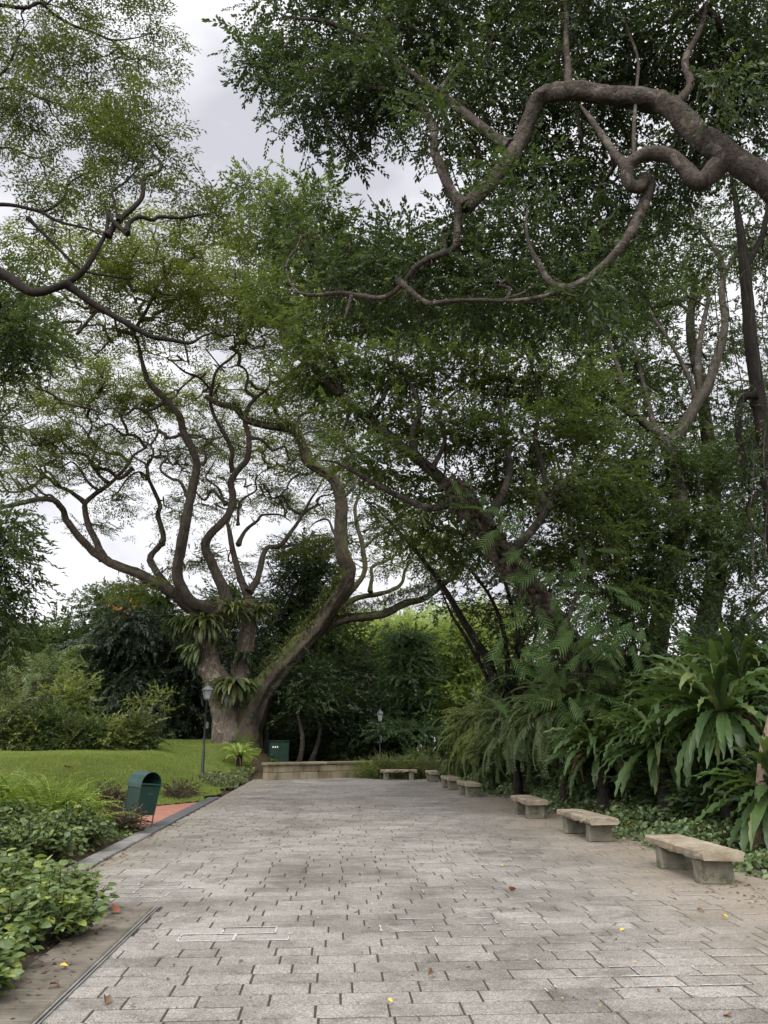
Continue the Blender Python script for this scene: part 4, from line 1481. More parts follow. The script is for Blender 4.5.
# ------------------------------------------------------------------ light feathery boughs from the upper left
fl = [
    ([np.array(q) for q in ((-11.5, 10.5, .6), (-11.2, 10.6, 4), (-10.2, 10.9, 6.8))] + R([(-70, 235, 12), (-20, 262), (10, 278), (32, 292), (60, 286), (82, 272), (97, 250), (106, 232), (108, 214)], 12, 12), .23, .075, .4),
    (R([(107, 236), (118, 222), (132, 209), (142, 197), (144, 178), (152, 174), (160, 170), (160, 162), (152, 152), (155, 142)], 12, 12.6), 0.0585, 0.0234),
    (R([(126, 232), (130, 222), (140, 217), (152, 220), (160, 217), (180, 218), (200, 215), (214, 212)], 11.9, 12.6), 0.0468, 0.0195),
    (R([(128, 234), (118, 226), (110, 218), (106, 208)], 11.9, 12), 0.0468, 0.0390),
    (R([(66, 284), (80, 294), (100, 308), (128, 324), (150, 336), (172, 340), (190, 343), (203, 336), (216, 332)], 11.9, 12.6), 0.0702, 0.0273),
    (R([(28, 218), (48, 238), (64, 254), (82, 270), (110, 276), (132, 278), (145, 270)], 12.4, 12.6), 0.0390, 0.0156),
    (R([(-30, 205), (10, 205), (40, 211), (52, 208), (64, 198), (68, 185), (82, 175), (95, 170)], 12.8, 13), 0.0468, 0.0156),
    (R([(40, 211), (60, 222), (85, 228), (104, 236)], 12.8, 12.4), 0.0312, 0.0195),
    (R([(118, 220), (114, 200), (112, 192), (125, 182), (138, 168), (145, 152)], 12, 12.5), 0.0273, 0.0156),
    (R([(-40, 0), (0, 5), (25, 8), (40, 3), (55, 15), (72, 25), (95, 33), (112, 40), (135, 38), (150, 34)], 13, 13.8), 0.0468, 0.0195),
    (R([(112, 40), (125, 55), (138, 62)], 13.5, 13.7), 0.0234, 0.0117),
    (R([(-30, 85), (0, 75), (15, 52), (18, 38), (30, 20)], 13, 13), 0.0390, 0.0156),
    (R([(-20, 92), (15, 88), (40, 98), (60, 104), (80, 104)], 13.2, 13.8), 0.0312, 0.0117),
    (R([(-20, 150), (10, 148), (35, 158), (60, 152)], 13.2, 13.4), 0.0273, 0.0117),
]
fpads = [pad(*q) for q in [
    (30, 20, 13.6, (1.2, 1.3, .6), 26), (90, 15, 13.8, (1.1, 1.3, .5), 24), (140, 20, 14, (.5, 1.0, .5), 14), (150, 55, 14, (.35, .8, .35), 10), (40, 65, 13.6, (1.2, 1.2, .6), 28), (100, 75, 13.8, (1.0, 1.2, .5), 22),
    (140, 90, 13.6, (.6, .9, .4), 12), (20, 115, 13.4, (1.1, 1.2, .5), 24), (75, 120, 13.5, (1, 1.2, .5), 20), (120, 120, 13.2, (.8, 1, .5), 24), (150, 130, 13, (.45, .7, .3), 9), (105, 150, 12.8, (.7, .9, .45), 20), (20, 165, 13.2, (1, 1, .35), 12),
    (65, 175, 13, (.8, 1, .35), 11), (135, 165, 12.7, (.5, .8, .3), 7), (185, 190, 12.6, (.6, .8, .25), 8), (215, 205, 12.8, (.5, .8, .2), 7), (40, 195, 13, (.8, 1, .3), 8), (195, 225, 12.8, (.8, .9, .2), 9),
    (180, 172, 12.8, (.25, .4, .15), 3), (70, 220, 12.8, (.7, .9, .3), 8), (100, 190, 12.4, (.6, .8, .25), 7), (60, -30, 13.5, (2.2, 1.4, .6), 30), (5, 250, 13, (.6, .8, .3), 6), (-40, 80, 13, (1.5, 1.3, 1), 20)]]
fpads = [(c_, (r_[0] * .85, r_[1] * .85, r_[2] * .6), max(3, int(n_ * .6))) for c_, r_, n_ in fpads]
tree('feathery_tree', 'tree beyond the left edge whose dark crooked bough carries light feathery foliage at upper left', 'tree', (-11.5, 10.5, .6), fl, fpads, L_rainn, 'feather', B_dark,
     per=4, spread=(.16, .16, .05), bf=.45, tip=.0055, wig=.12, pipe=.5, rmax=.04, updir=.0, minr=.005, tilt=.2, attach=.5)

# ------------------------------------------------------------------ leaning tree on the right with a climber
lean_limbs = [
    (R([(668, 815), (655, 770), (632, 725), (605, 690), (575, 655), (548, 618), (518, 577), (487, 537), (462, 503), (440, 478), (415, 457), (390, 438), (366, 418), (342, 396), (318, 372), (300, 352), (285, 330)], 16.6, 20), .3, .06, .3),
    (R([(452, 503), (430, 508), (405, 499), (380, 487), (352, 470), (335, 462), (318, 460)], 17.8, 17.2), .1, .04),
    (R([(415, 457), (413, 430), (420, 412), (414, 390), (404, 375), (398, 360)], 18.3, 18.8), .09, .04),
    (R([(432, 470), (445, 440), (440, 415), (452, 395), (470, 385)], 18, 18.6), .07, .03),
    (R([(352, 405), (342, 440), (350, 452), (358, 452)], 19, 18.8), .06, .03),
    (R([(340, 395), (335, 365), (325, 340), (322, 310), (318, 280), (310, 262)], 19.3, 20), .07, .03),
    (R([(480, 530), (500, 500), (510, 470), (505, 440), (500, 400), (515, 370)], 17.6, 18.6), .12, .04),
    (R([(505, 560), (540, 520), (560, 485), (585, 470), (600, 455)], 17.3, 18), .13, .05),
    (R([(540, 515), (545, 480), (535, 440), (540, 400), (530, 360)], 17.6, 18.4), .09, .03),
    (R([(560, 640), (575, 600), (585, 560), (570, 520), (560, 470), (548, 430)], 16.9, 18), .06, .025),
    (R([(366, 418), (385, 395), (390, 370), (385, 345)], 19, 19.4), .06, .03),
    (R([(318, 372), (300, 360), (280, 350), (262, 352)], 19.6, 20), .05, .02),
]
lp_ = [pad(*q) for q in [
    (255, 200, 22, (.9, 1.4, .7), 10), (298, 205, 21, (.9, 1.5, .8), 24), (335, 265, 20.5, (1.1, 1.5, .7), 22), (270, 240, 22, (1.1, 1.4, .8), 20), (315, 260, 21, (1.2, 1.5, .8), 26), (375, 300, 20, (1.2, 1.6, .7), 24),
    (275, 300, 21, (1.0, 1.3, .8), 18), (310, 330, 20, (.8, 1.2, .8), 20), (330, 370, 19.8, (.8, 1.2, .6), 20), (300, 385, 20, (.6, 1, .4), 8), (400, 320, 20, (1.2, 1.6, .8), 30), (450, 310, 19.5, (1.2, 1.6, .8), 30), (505, 320, 19, (1.2, 1.6, .8), 30),
    (385, 370, 19.5, (.9, 1.4, .6), 22), (370, 410, 19, (.7, 1.2, .5), 18), (430, 370, 19.2, (1.2, 1.6, .7), 28), (490, 380, 19, (1.2, 1.6, .7), 28), (550, 370, 18.8, (1.2, 1.6, .7), 28), (410, 430, 18.8, (.9, 1.3, .4), 18), (365, 450, 18, (.7, 1.0, .3), 12),
    (465, 430, 18.6, (1.0, 1.5, .6), 24), (520, 440, 18.4, (1.0, 1.5, .6), 22), (575, 430, 18.4, (1.0, 1.5, .6), 24), (400, 480, 18, (.8, 1.1, .3), 12), (440, 500, 18.4, (.7, 1.1, .4), 12), (500, 490, 18.2, (.8, 1.3, .5), 16), (560, 500, 18, (.9, 1.3, .6), 20),
    (600, 480, 18.4, (.9, 1.3, .6), 20), (545, 555, 17.8, (.7, 1.1, .5), 14), (600, 540, 17.8, (.8, 1.2, .6), 18), (420, 530, 19, (.6, .9, .3), 8), (350, 320, 20.5, (.8, 1.2, .4), 9), (460, 550, 19.5, (.7, 1.0, .5), 12), (620, 600, 18.5, (.7, 1.1, .6), 14)]]
lp_ = [(c_ * 1.0, (r_[0], r_[1], r_[2] * .55), n_) for c_, r_, n_ in lp_]
trk = catmull(lean_limbs[0][0], 6)
lp_ = [((EYE + (c_ - EYE) * 1.1) if np.min(np.linalg.norm(trk - c_, axis=1)) < 1.3 and c_[2] < 9.5 else c_, r_, n_) for c_, r_, n_ in lp_]
tree('leaning_tree', 'tree leaning left over the plaza with brown scaly climber stems wrapped round its slanting trunk', 'tree', at(668, 815, 16.6), lean_limbs, lp_, L_lean, 'mid', B_grey,
     per=9, spread=(.32, .32, .15), bf=.4, tip=.009, wig=.12, pipe=.48, rmax=.06, updir=.0, minr=.007, attach=.55)

# climber on the leaning trunk: scaly stems, lobed leaves
ln = catmull(pts([(640, 735), (605, 690), (575, 655), (548, 618), (518, 577), (487, 537), (462, 503), (450, 490)], 16.75, 17.95), 14)
cl = thing('climbing_philodendron', 'climber with brown scaly stems and big deeply cut leaves on the slanting trunk', 'climbing plant', ln[10])
g = Geo()
for s_ in range(3):
    ph = s_ * 2.1
    P = []
    for i, q in enumerate(ln):
        a = ph + i * .16
        P.append(q + np.array([math.cos(a) * .22, -abs(math.sin(a)) * .26, math.sin(a) * .25]))
    tube(g, P, .085, 7, lump=.3, seed=s_ + 40)
sc_t = leaf_tpl(1, 1, .25, .35)
n = 420
ii = rng.integers(18, len(ln), n)
aa = rng.uniform(0, 2 * math.pi, n)
off = np.stack([np.cos(aa) * .25, -np.abs(np.sin(aa)) * .3, np.sin(aa) * .27], 1)
Rm = frames(unit(off) * .35 + np.array([.5, 0, -.8]) + rng.normal(0, .25, (n, 3)), unit(off), rng.uniform(.1, .2, n)) * np.array([1.0, 1, 1])[None, None]
g.scatter(sc_t, ln[ii] + off, Rm)
g.build('stem', B_scale, cl)


def lobed(seed, L=1.0):
    """deeply cut leaf: midrib blade with finger lobes, along +Y"""
    k = np.random.default_rng(seed)
    V, F, c = [], [], 0
    for i in range(8):
        t = .08 + .88 * i / 7
        for s_ in (-1, 1):
            ln_ = L * .42 * math.sin(math.pi * min(1, .22 + .78 * (1 - t) ** .8)) ** .8 * k.uniform(.9, 1.1) + .05
            d = np.array([s_ * 1.0, .55 + .5 * t, -.25])
            d /= np.linalg.norm(d)
            w = .04 * L
            o = np.array([0, t * L, -.12 * t * t * L])
            p1, p2 = o + d * ln_ * .55, o + d * ln_ + np.array([0, .03, -.1 * ln_])
            q = np.array([0, 1, 0.0])
            V += [o - q * w * 1.3, o + q * w * 1.3, p1 + q * w, p1 - q * w, p2]
            F += [[c, c + 3, c + 2, c + 1], [c + 3, c + 4, c + 2, c + 2]]
            c += 5
    F4 = np.array(F[0::2])
    F3 = np.array([f[:3] for f in F[1::2]])
    V = np.array(V)
    return V, [F4, F3]


lob = [lobed(i) for i in range(3)]
g = Geo()
spots = [(575, 600, 14), (600, 630, 16), (545, 585, 8), (620, 660, 16), (640, 690, 12), (590, 670, 12), (560, 650, 9), (530, 560, 4), (555, 690, 8), (600, 700, 10), (585, 560, 5), (655, 660, 8), (520, 660, 4), (500, 505, 6), (545, 620, 9), (470, 490, 4), (520, 545, 6), (485, 520, 5), (610, 645, 10)]
for (x, y, n) in spots:
    c_ = at(x, y, 16.2 + (625 - x) * .004)
    p_ = c_ + rng.normal(0, 1, (n, 3)) * np.array([.42, .4, .4])
    dd = np.stack([rng.normal(-.15, .6, n), rng.normal(-.5, .4, n), rng.uniform(-1.1, .15, n)], 1)
    zz = np.stack([rng.normal(0, .35, n), -.9 + rng.normal(0, .3, n), rng.uniform(.3, 1, n)], 1)
    Rm = frames(dd, zz, rng.uniform(.32, .66, n))
    w_ = rng.integers(0, 3, n)
    for q in range(3):
        g.scatter(lob[q], p_[w_ == q], Rm[w_ == q])
g.build('leaves', L_philo, cl)
g = Geo()
n = 330
ii = rng.integers(10, len(ln), n)
aa = rng.uniform(0, 6.28, n)
off = np.stack([np.cos(aa) * .42, np.sin(aa) * .42, .25 + np.sin(aa) * .3], 1)
scatter_sprays(g, 'mid', ln[ii] + off, off + np.array([0, -.2, -.3]) + rng.normal(0, .3, (n, 3)), np.tile([0, -.3, 1.0], (n, 1)), .4, .8)
g.build('creeper_foliage', L_mid, cl)

# ------------------------------------------------------------------ forked and upright trees on the right
forked = [
    (R([(662, 770), (657, 720), (655, 680), (660, 625), (668, 575), (680, 525), (679, 495), (673, 465), (668, 443)], 19.5, 20), .3, .22, .3),
    (R([(668, 443), (655, 432), (640, 420), (618, 405), (600, 392), (588, 370), (575, 348)], 20, 21), .15, .05),
    (R([(635, 417), (622, 380), (612, 350), (600, 320)], 20.2, 21), .1, .04), (R([(655, 430), (645, 390), (635, 350), (630, 330)], 20.2, 21.4), .09, .04),
    (R([(668, 443), (682, 430), (694, 408), (708, 385), (718, 355), (725, 325), (722, 295), (723, 270), (716, 250), (700, 230), (688, 210)], 20, 21), .19, .06),
    (R([(697, 405), (690, 380), (672, 345), (655, 320), (648, 305)], 20.3, 21), .09, .04),
    (R([(701, 398), (698, 360), (702, 330), (708, 300), (706, 280)], 20.5, 22), .12, .05),
    (R([(723, 275), (735, 255), (745, 232), (752, 215)], 21, 21), .08, .05),
    (R([(680, 525), (700, 515), (725, 505), (745, 490)], 20, 20.5), .08, .04),
]
fpd = [pad(*q) for q in [
    (600, 330, 22, (1.6, 1.6, .9), 28), (660, 310, 22.5, (1.2, 1.4, .6), 14), (560, 290, 22, (1.5, 1.6, .9), 24), (640, 370, 22, (1.3, 1.6, .7), 18), (590, 400, 21, (1.3, 1.4, .7), 24), (640, 460, 20, (1.1, 1.4, .8), 24), (700, 470, 20, (1.0, 1.4, .9), 22),
    (745, 330, 22, (1.0, 1.4, .5), 7), (700, 270, 23, (1.5, 1.6, .5), 12), (620, 270, 22, (1.4, 1.6, .7), 18), (690, 530, 19.5, (1.1, 1.4, .7), 22), (650, 560, 19, (1.0, 1.2, .7), 22), (740, 450, 20, (1.0, 1.4, .8), 20), (630, 520, 19.5, (1, 1.3, .7), 22),
    (740, 540, 20, (.9, 1.2, .5), 12), (690, 400, 22, (1.0, 1.5, .6), 8), (760, 400, 21, (1, 1.4, .6), 12), (680, 590, 19.5, (.9, 1, .5), 10), (630, 630, 18.6, (.8, 1, .5), 12), (690, 220, 22, (1.6, 1.6, .6), 14), (750, 250, 21, (1.2, 1.6, .5), 10)]]
fpd = [(c_, (r_[0], r_[1], r_[2] * .6), n_) for c_, r_, n_ in fpd]
tree('forked_tree', 'slim grey tree forking into a wide Y high above the fern bed at right', 'tree', at(662, 770, 19.5), forked, fpd, L_mid, 'mid', B_grey,
     per=9, spread=(.34, .34, .15), bf=.4, tip=.008, wig=.12, pipe=.48, rmax=.06, updir=.0, minr=.007, attach=.6)
tree('tall_tree', 'stout brown trunk rising from behind the nest ferns right of the forked tree', 'tree', at(690, 770, 21.5), [
    (R([(690, 770), (697, 700), (703, 650), (712, 600), (716, 565), (712, 520), (713, 480), (708, 440), (704, 410), (700, 380), (690, 330), (695, 280)], 21.5, 24), .42, .12, .4),
    (R([(716, 575), (735, 545), (748, 515), (757, 495), (775, 480)], 21.8, 21.5), .16, .08), (R([(706, 655), (725, 640), (745, 628), (765, 610), (790, 600)], 21.5, 20), .09, .05),
    (R([(706, 648), (730, 645), (755, 637), (775, 638), (800, 628)], 21.5, 21), .12, .07), (R([(742, 628), (755, 600), (775, 585)], 20.8, 21), .06, .03)],
    [pad(*q) for q in [(740, 600, 21, (1, 1.4, .3), 8), (765, 560, 21, (.8, 1.3, .5), 10), (760, 500, 21.5, (1.1, 1.5, .7), 16), (740, 570, 22, (.8, 1.2, .35), 7), (700, 350, 25, (1.8, 2, .8), 14), (650, 250, 26, (2, 2, .9), 20), (740, 470, 23, (1.4, 1.6, .7), 16),
                        (755, 650, 21.5, (.9, 1.2, .25), 6), (600, 440, 25, (1.6, 1.8, .8), 18), (560, 400, 26, (1.6, 1.8, .8), 18), (770, 350, 24, (1.2, 1.5, .6), 8), (790, 430, 22, (1.2, 1.5, .9), 14), (580, 560, 24, (1.6, 1.6, .9), 34), (630, 590, 23.5, (1.3, 1.5, .8), 24), (600, 500, 24, (1.6, 1.6, .9), 34), (660, 500, 23.5, (1.3, 1.6, .9), 28), (540, 480, 25, (1.5, 1.6, .8), 24), (670, 430, 24, (1.2, 1.6, .6), 14), (620, 320, 25, (1.5, 1.6, .7), 22), (675, 290, 25.5, (1.5, 1.6, .6), 18), (650, 380, 24.5, (1.3, 1.6, .6), 18), (735, 440, 23, (1.1, 1.5, .7), 18), (725, 520, 22.8, (1, 1.4, .5), 14), (765, 470, 22.5, (1, 1.4, .6), 14), (600, 260, 25, (1.6, 1.6, .8), 20), (700, 560, 22.8, (1, 1.2, .4), 10)]],
    L_mid, 'mid', B_grey, per=7, spread=(.4, .4, .2), bf=.4, tip=.009, wig=.12, pipe=.48, rmax=.07, updir=0, minr=.008, attach=.6)
tree('vine_hung_tree', 'dark trunk near the right edge with thin aerial roots hanging beside it', 'tree', at(800, 850, 12.5), [
    (R([(800, 850), (790, 700), (778, 560), (766, 450), (757, 390), (750, 330), (745, 270), (738, 215), (730, 170)], 12.5, 14), .2, .1, .3),
    (R([(757, 395), (742, 400), (738, 430), (745, 470), (750, 500)], 13, 13.4), .07, .05), (R([(745, 270), (760, 240), (768, 210), (775, 170)], 13.6, 13.4), .07, .05)],
    [pad(*q) for q in [(760, 470, 13, (.6, .9, .5), 16), (745, 215, 14.5, (.8, 1, .5), 14), (765, 300, 14.2, (.5, .9, .35), 5), (770, 540, 13, (.45, .8, .4), 9), (755, 420, 13.4, (.5, .8, .3), 10), (800, 250, 14, (1, 1.2, 1), 16), (775, 170, 14.3, (.8, 1, .5), 14)]],
    L_dark, 'fig', B_dark, per=7, spread=(.3, .3, .2), bf=.4, tip=.006, wig=.12, pipe=.48, rmax=.05, updir=-.1, minr=.005, attach=.6)
vin = thing('aerial_roots', 'thin aerial roots and vines hanging down near the right edge', 'vine', at(730, 440, 12.8))
g = Geo()
for (x0, y0, x1, y1, Y) in ((722, 270, 750, 440, 12.9), (742, 230, 760, 380, 12.7), (735, 190, 748, 300, 12.6), (764, 250, 768, 420, 12.6), (715, 290, 722, 420, 13.4), (752, 440, 754, 600, 12.4), (765, 430, 766, 560, 12.2)):
    P = np.linspace(at(x0, y0, Y), at(x1, y1, Y), 7)
    P[1:-1] += rng.normal(0, .03, (5, 3))
    tube(g, catmull(P, 3), .011, 5)
g.build('strand', B_grey, vin, smooth=True)
# thin many-stemmed tree beyond the pinnate ferns
tree('multi_stemmed_tree', 'dark many-stemmed tree with thin slanting stems rising behind the pinnate ferns', 'tree', at(505, 765, 25), [
    (R([(508, 765), (503, 720), (497, 690), (488, 660), (475, 640), (460, 615), (445, 590), (425, 562), (402, 535), (380, 512), (362, 498)], 25, 22.5), .2, .035, .3),
    (R([(505, 740), (492, 690), (470, 645), (452, 615), (437, 580)], 25.2, 24.5), .11, .03), (R([(506, 740), (508, 690), (505, 640), (492, 600), (470, 570), (448, 548)], 25, 24), .12, .03),
    (R([(508, 720), (515, 680), (518, 640), (510, 600), (500, 570), (480, 540)], 25, 24.5), .13, .04), (R([(508, 730), (525, 690), (535, 640), (540, 600)], 25, 25), .11, .04), (R([(500, 700), (485, 675), (478, 655), (470, 625)], 24.8, 24.6), .05, .02)],
    [pad(*q) for q in [(480, 600, 25, (1.2, 1.4, .7), 16), (510, 560, 25.5, (1.4, 1.6, .8), 22), (450, 560, 24.5, (1.1, 1.3, .5), 12), (410, 520, 23.5, (1.0, 1.2, .4), 9), (520, 620, 25, (1.0, 1.3, .8), 20), (545, 590, 25, (1.2, 1.5, .9), 24), (480, 640, 25, (.7, 1, .5), 10),
                        (515, 670, 24.5, (.7, 1, .7), 16), (440, 600, 25.5, (.8, 1, .4), 7), (380, 500, 23, (.8, 1, .3), 6), (540, 650, 24, (.8, 1, .7), 16)]],
    L_dark, 'mid', B_dark, per=5, spread=(.4, .4, .22), bf=.4, tip=.009, wig=.1, pipe=.48, rmax=.05, updir=-.1, minr=.008, attach=.3)
p = at(510, 690, 24.0)
nest_fern('epiphyte_fern', 'shaggy dark fern hanging on the base of the many-stemmed tree', p, 1.0, .1, 70, 30, L_dark, None, elr=(-1.0, .6), droop=(1.2, 2.0), dead=8)

# left-edge tree with drooping leaves
tree('drooping_tree', 'dark bushy tree cut by the left edge with tiers of drooping leaves', 'tree', (-12.2, 17.5, .9), [
    ([np.array(q) for q in ((-12.2, 17.5, .9), (-12.0, 17.4, 4), (-12.1, 17.6, 8), (-11.9, 17.5, 12), (-12, 17.6, 14.5))], .24, .07, .3)],
    [pad(*q) for q in [(-10, 300, 17.5, (1.3, 1.3, .5), 22), (20, 325, 17.3, (.9, 1.2, .35), 16), (30, 350, 17.2, (.7, 1.0, .25), 9), (-15, 350, 17.5, (1.2, 1.2, .4), 14), (10, 280, 17.5, (.9, 1, .35), 10), (0, 530, 17, (.55, 1.1, .4), 16), (12, 550, 16.8, (.45, .9, .3), 10), (-4, 580, 17, (.45, 1.0, .3), 12),
                        (-20, 610, 17, (.6, 1, .4), 12), (2, 618, 16.8, (.25, .6, .2), 5), (-40, 550, 17, (1.2, 1.2, .9), 24), (-15, 655, 16.9, (.4, .8, .4), 10), (-50, 420, 17.3, (1.2, 1.2, 1.2), 20)]],
    L_mid, 'droop', B_dark, per=7, spread=(.25, .3, .18), bf=.4, tip=.007, wig=.08, pipe=.48, rmax=.06, updir=-.3, minr=.006, attach=.2)

# ------------------------------------------------------------------ background trees
BG = 'trees closing the view behind the plaza'


def bg_tree(name, label, x, yb, Y, h, w, leaf, kind, bark, nb, n, per=6, crown0=.25, spread=(.6, .6, .35), lean=0, r0=None, smin=.9, smax=1.5, shape='dome', updir=.1, flat=.35):
    b = at(x, yb, Y)
    zb_ = float(terrain(b[0], b[1]))
    b = np.array([b[0], b[1], zb_ - .1])
    top = b + np.array([lean, 0, h])
    ctr = [b + (top - b) * t + np.array([rng.normal(0, .03 * h), rng.normal(0, .03 * h), 0]) * (0 < t < 1) for t in (0, .3, .6, .92)]
    r0 = r0 or .022 * h + .05
    pads_ = []
    for i in range(nb):
        t = crown0 + (1 - crown0) * (i + .5) / nb
        u = (t - crown0) / (1 - crown0)
        if shape == 'cone':
            ww = w * (1.05 - .85 * u)
        elif shape == 'dome':
            ww = w * math.sqrt(max(.08, 1 - (max(0, u - .35) / .68) ** 2)) * (.75 + .25 * min(1, u * 3))
        else:
            ww = w
        for _ in range(2 if shape == 'cone' else 3):
            a = rng.uniform(0, 6.28)
            rr = ww * rng.uniform(.15, .62)
            c_ = b + (top - b) * t + np.array([math.cos(a) * rr, math.sin(a) * rr, rng.normal(0, .04 * h)])
            pr2 = ww * rng.uniform(.38, .6)
            pads_.append((c_, (pr2, pr2, pr2 * flat), max(2, int(n / nb / 3))))
    return tree(name, label, 'tree', b, [(ctr, r0, r0 * .3, .4)], pads_, leaf, kind, bark, BG, per=per, spread=spread, bf=.4, tip=.013, wig=.08, pipe=.48, rmax=.12, updir=updir, smin=smin, smax=smax,
                sides=4, attach=.3, minr=.01)


bg_tree('glossy_tree', 'broad dark tree with silvery glossy leaves left of the rain tree trunk', 125, 752, 41, 6.2, 4.2, L_gloss, 'gloss', B_dark, 7, 330, per=7, crown0=.06, spread=(.5, .5, .3), updir=-.35)
bg_tree('glossy_tree', 'smaller dark glossy tree touching the left side of the rain tree trunk', 185, 752, 42, 5.6, 3.0, L_gloss, 'gloss', B_dark, 6, 200, per=7, crown0=.05, spread=(.5, .5, .3), updir=-.3)
fl_t = bg_tree('flowering_tree', 'bushy tree with an orange flower spray at its top behind the dark glossy tree', 132, 752, 47, 9.0, 3.0, L_mid, 'mid', B_dark, 6, 200, crown0=.2, smin=1.2, smax=2.0)
g = Geo()
c_ = at(122, 611, 42.8)
scatter_sprays(g, 'big', c_ + rng.normal(0, 1, (16, 3)) * np.array([.26, .1, .26]), rng.normal(0, 1, (16, 3)), np.tile([0, -.9, .4], (16, 1)), .6, 1.0)
g.build('blossom', L_orange, fl_t)
bg_tree('feather_leaved_tree', 'wispy tree with feathery top against the white sky left of the orange flowers', 92, 752, 45, 8.4, 3.0, L_mid, 'twig', B_dark, 5, 130, crown0=.45, spread=(.6, .6, .15), smin=.8, smax=1.3, flat=.2)
bg_tree('bushy_tree', 'mid green bushy tree between the palm and the dark glossy tree', 62, 752, 44, 5.8, 2.8, L_mid, 'big', B_dark, 6, 180, crown0=.1)
bg_tree('bushy_tree', 'dark bushy tree near the left edge behind the palm', 12, 752, 46, 5.6, 3.2, L_dark, 'big', B_dark, 6, 200, crown0=.05)
bg_tree('bushy_tree', 'bushy tree far left beyond the picture edge of the shrub row', -50, 752, 42, 8.0, 3.6, L_dark, 'big', B_dark, 6, 160, crown0=.05)
bg_tree('bushy_tree', 'dense dark tree standing behind the rain tree trunk', 225, 752, 48, 8.4, 3.8, L_dark, 'big', B_dark, 7, 240, crown0=.08)
bg_tree('bushy_tree', 'dense dark green tree behind the leaning limb of the rain tree', 285, 758, 46, 9.4, 3.4, L_dark, 'mid', B_dark, 7, 260, crown0=.2, smin=1.2, smax=1.9)
bg_tree('open_crowned_tree', 'small tree with airy rounded crown showing between the rain tree limbs', 300, 758, 43, 12.2, 2.6, L_dark, 'mid', B_dark, 5, 130, crown0=.66, smin=1.2, smax=1.9)
bg_tree('bushy_tree', 'shadowy tree with a pale slanting trunk behind the stone wall', 330, 760, 42, 7.6, 3.4, L_mid, 'mid', B_grey, 6, 240, crown0=.3, smin=1.1, smax=1.8)
bg_tree('bushy_tree', 'broad dark bush-like tree behind the middle of the stone wall', 358, 762, 41, 4.8, 2.8, L_gloss, 'mid', B_dark, 6, 240, crown0=.03, smin=1.1, smax=1.8)
bg_tree('light_topped_tree', 'yellow green rounded tree rising above the mossy limb gap', 368, 760, 52, 8.0, 4.0, L_yel, 'mid', B_dark, 6, 260, crown0=.2, smin=1.5, smax=2.3)
bg_tree('light_topped_tree', 'sunny yellow green tree just behind the dark layered conifer', 405, 762, 45, 7.4, 3.4, L_yel, 'mid', B_dark, 6, 260, crown0=.25, smin=1.2, smax=2)
bg_tree('layered_conifer', 'dark pyramid tree with horizontal layered boughs behind the far frontal bench', 411, 765, 37, 6.1, 1.75, L_conif, 'fine', B_dark, 9, 420, per=12, crown0=.14, spread=(.4, .4, .07), shape='cone', flat=.12, updir=-.05, smin=.8, smax=1.3)
bg_tree('light_topped_tree', 'bright mid green leafy tree right of the layered conifer', 455, 765, 39, 6.8, 2.6, L_yel, 'mid', B_dark, 7, 300, crown0=.1, smin=1.1, smax=1.8)
bg_tree('light_topped_tree', 'leafy green tree half hidden by the many-stemmed tree', 492, 765, 41, 7.4, 3.0, L_light, 'mid', B_dark, 6, 240, crown0=.1, smin=1.2, smax=1.9)
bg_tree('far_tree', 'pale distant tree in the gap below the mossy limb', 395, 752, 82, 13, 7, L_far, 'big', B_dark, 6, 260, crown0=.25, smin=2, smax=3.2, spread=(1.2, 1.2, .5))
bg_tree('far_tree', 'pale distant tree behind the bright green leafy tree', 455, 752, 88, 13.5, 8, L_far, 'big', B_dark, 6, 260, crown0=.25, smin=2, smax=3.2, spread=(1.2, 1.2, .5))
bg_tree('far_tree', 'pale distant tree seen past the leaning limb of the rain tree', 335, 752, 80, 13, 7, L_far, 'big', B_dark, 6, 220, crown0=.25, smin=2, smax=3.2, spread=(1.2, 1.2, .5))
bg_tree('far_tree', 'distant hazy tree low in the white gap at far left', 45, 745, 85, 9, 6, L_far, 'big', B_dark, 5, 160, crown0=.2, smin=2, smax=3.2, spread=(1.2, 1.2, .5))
for i, (x, Y, lean, h, lab) in enumerate([(297, 36, .25, 4.4, 'bare brown slim trunk behind the stone wall right of the cabinet'), (308, 37, 1.3, 3.6, 'thin slanting pale stem right of the bare brown slim trunk'),
                                    (263, 37, -.1, 3.4, 'thin grey stem left of the green cabinet')]):
    bg_tree('understory_tree', lab, x, 764, Y, h, 1.5, L_dark, 'mid', B_grey, 3, 60, crown0=.65, lean=lean, r0=.13, smin=1, smax=1.6)

# dark shrubs filling in behind the wall, under the trees
US = 'dark shrubs under the background trees'


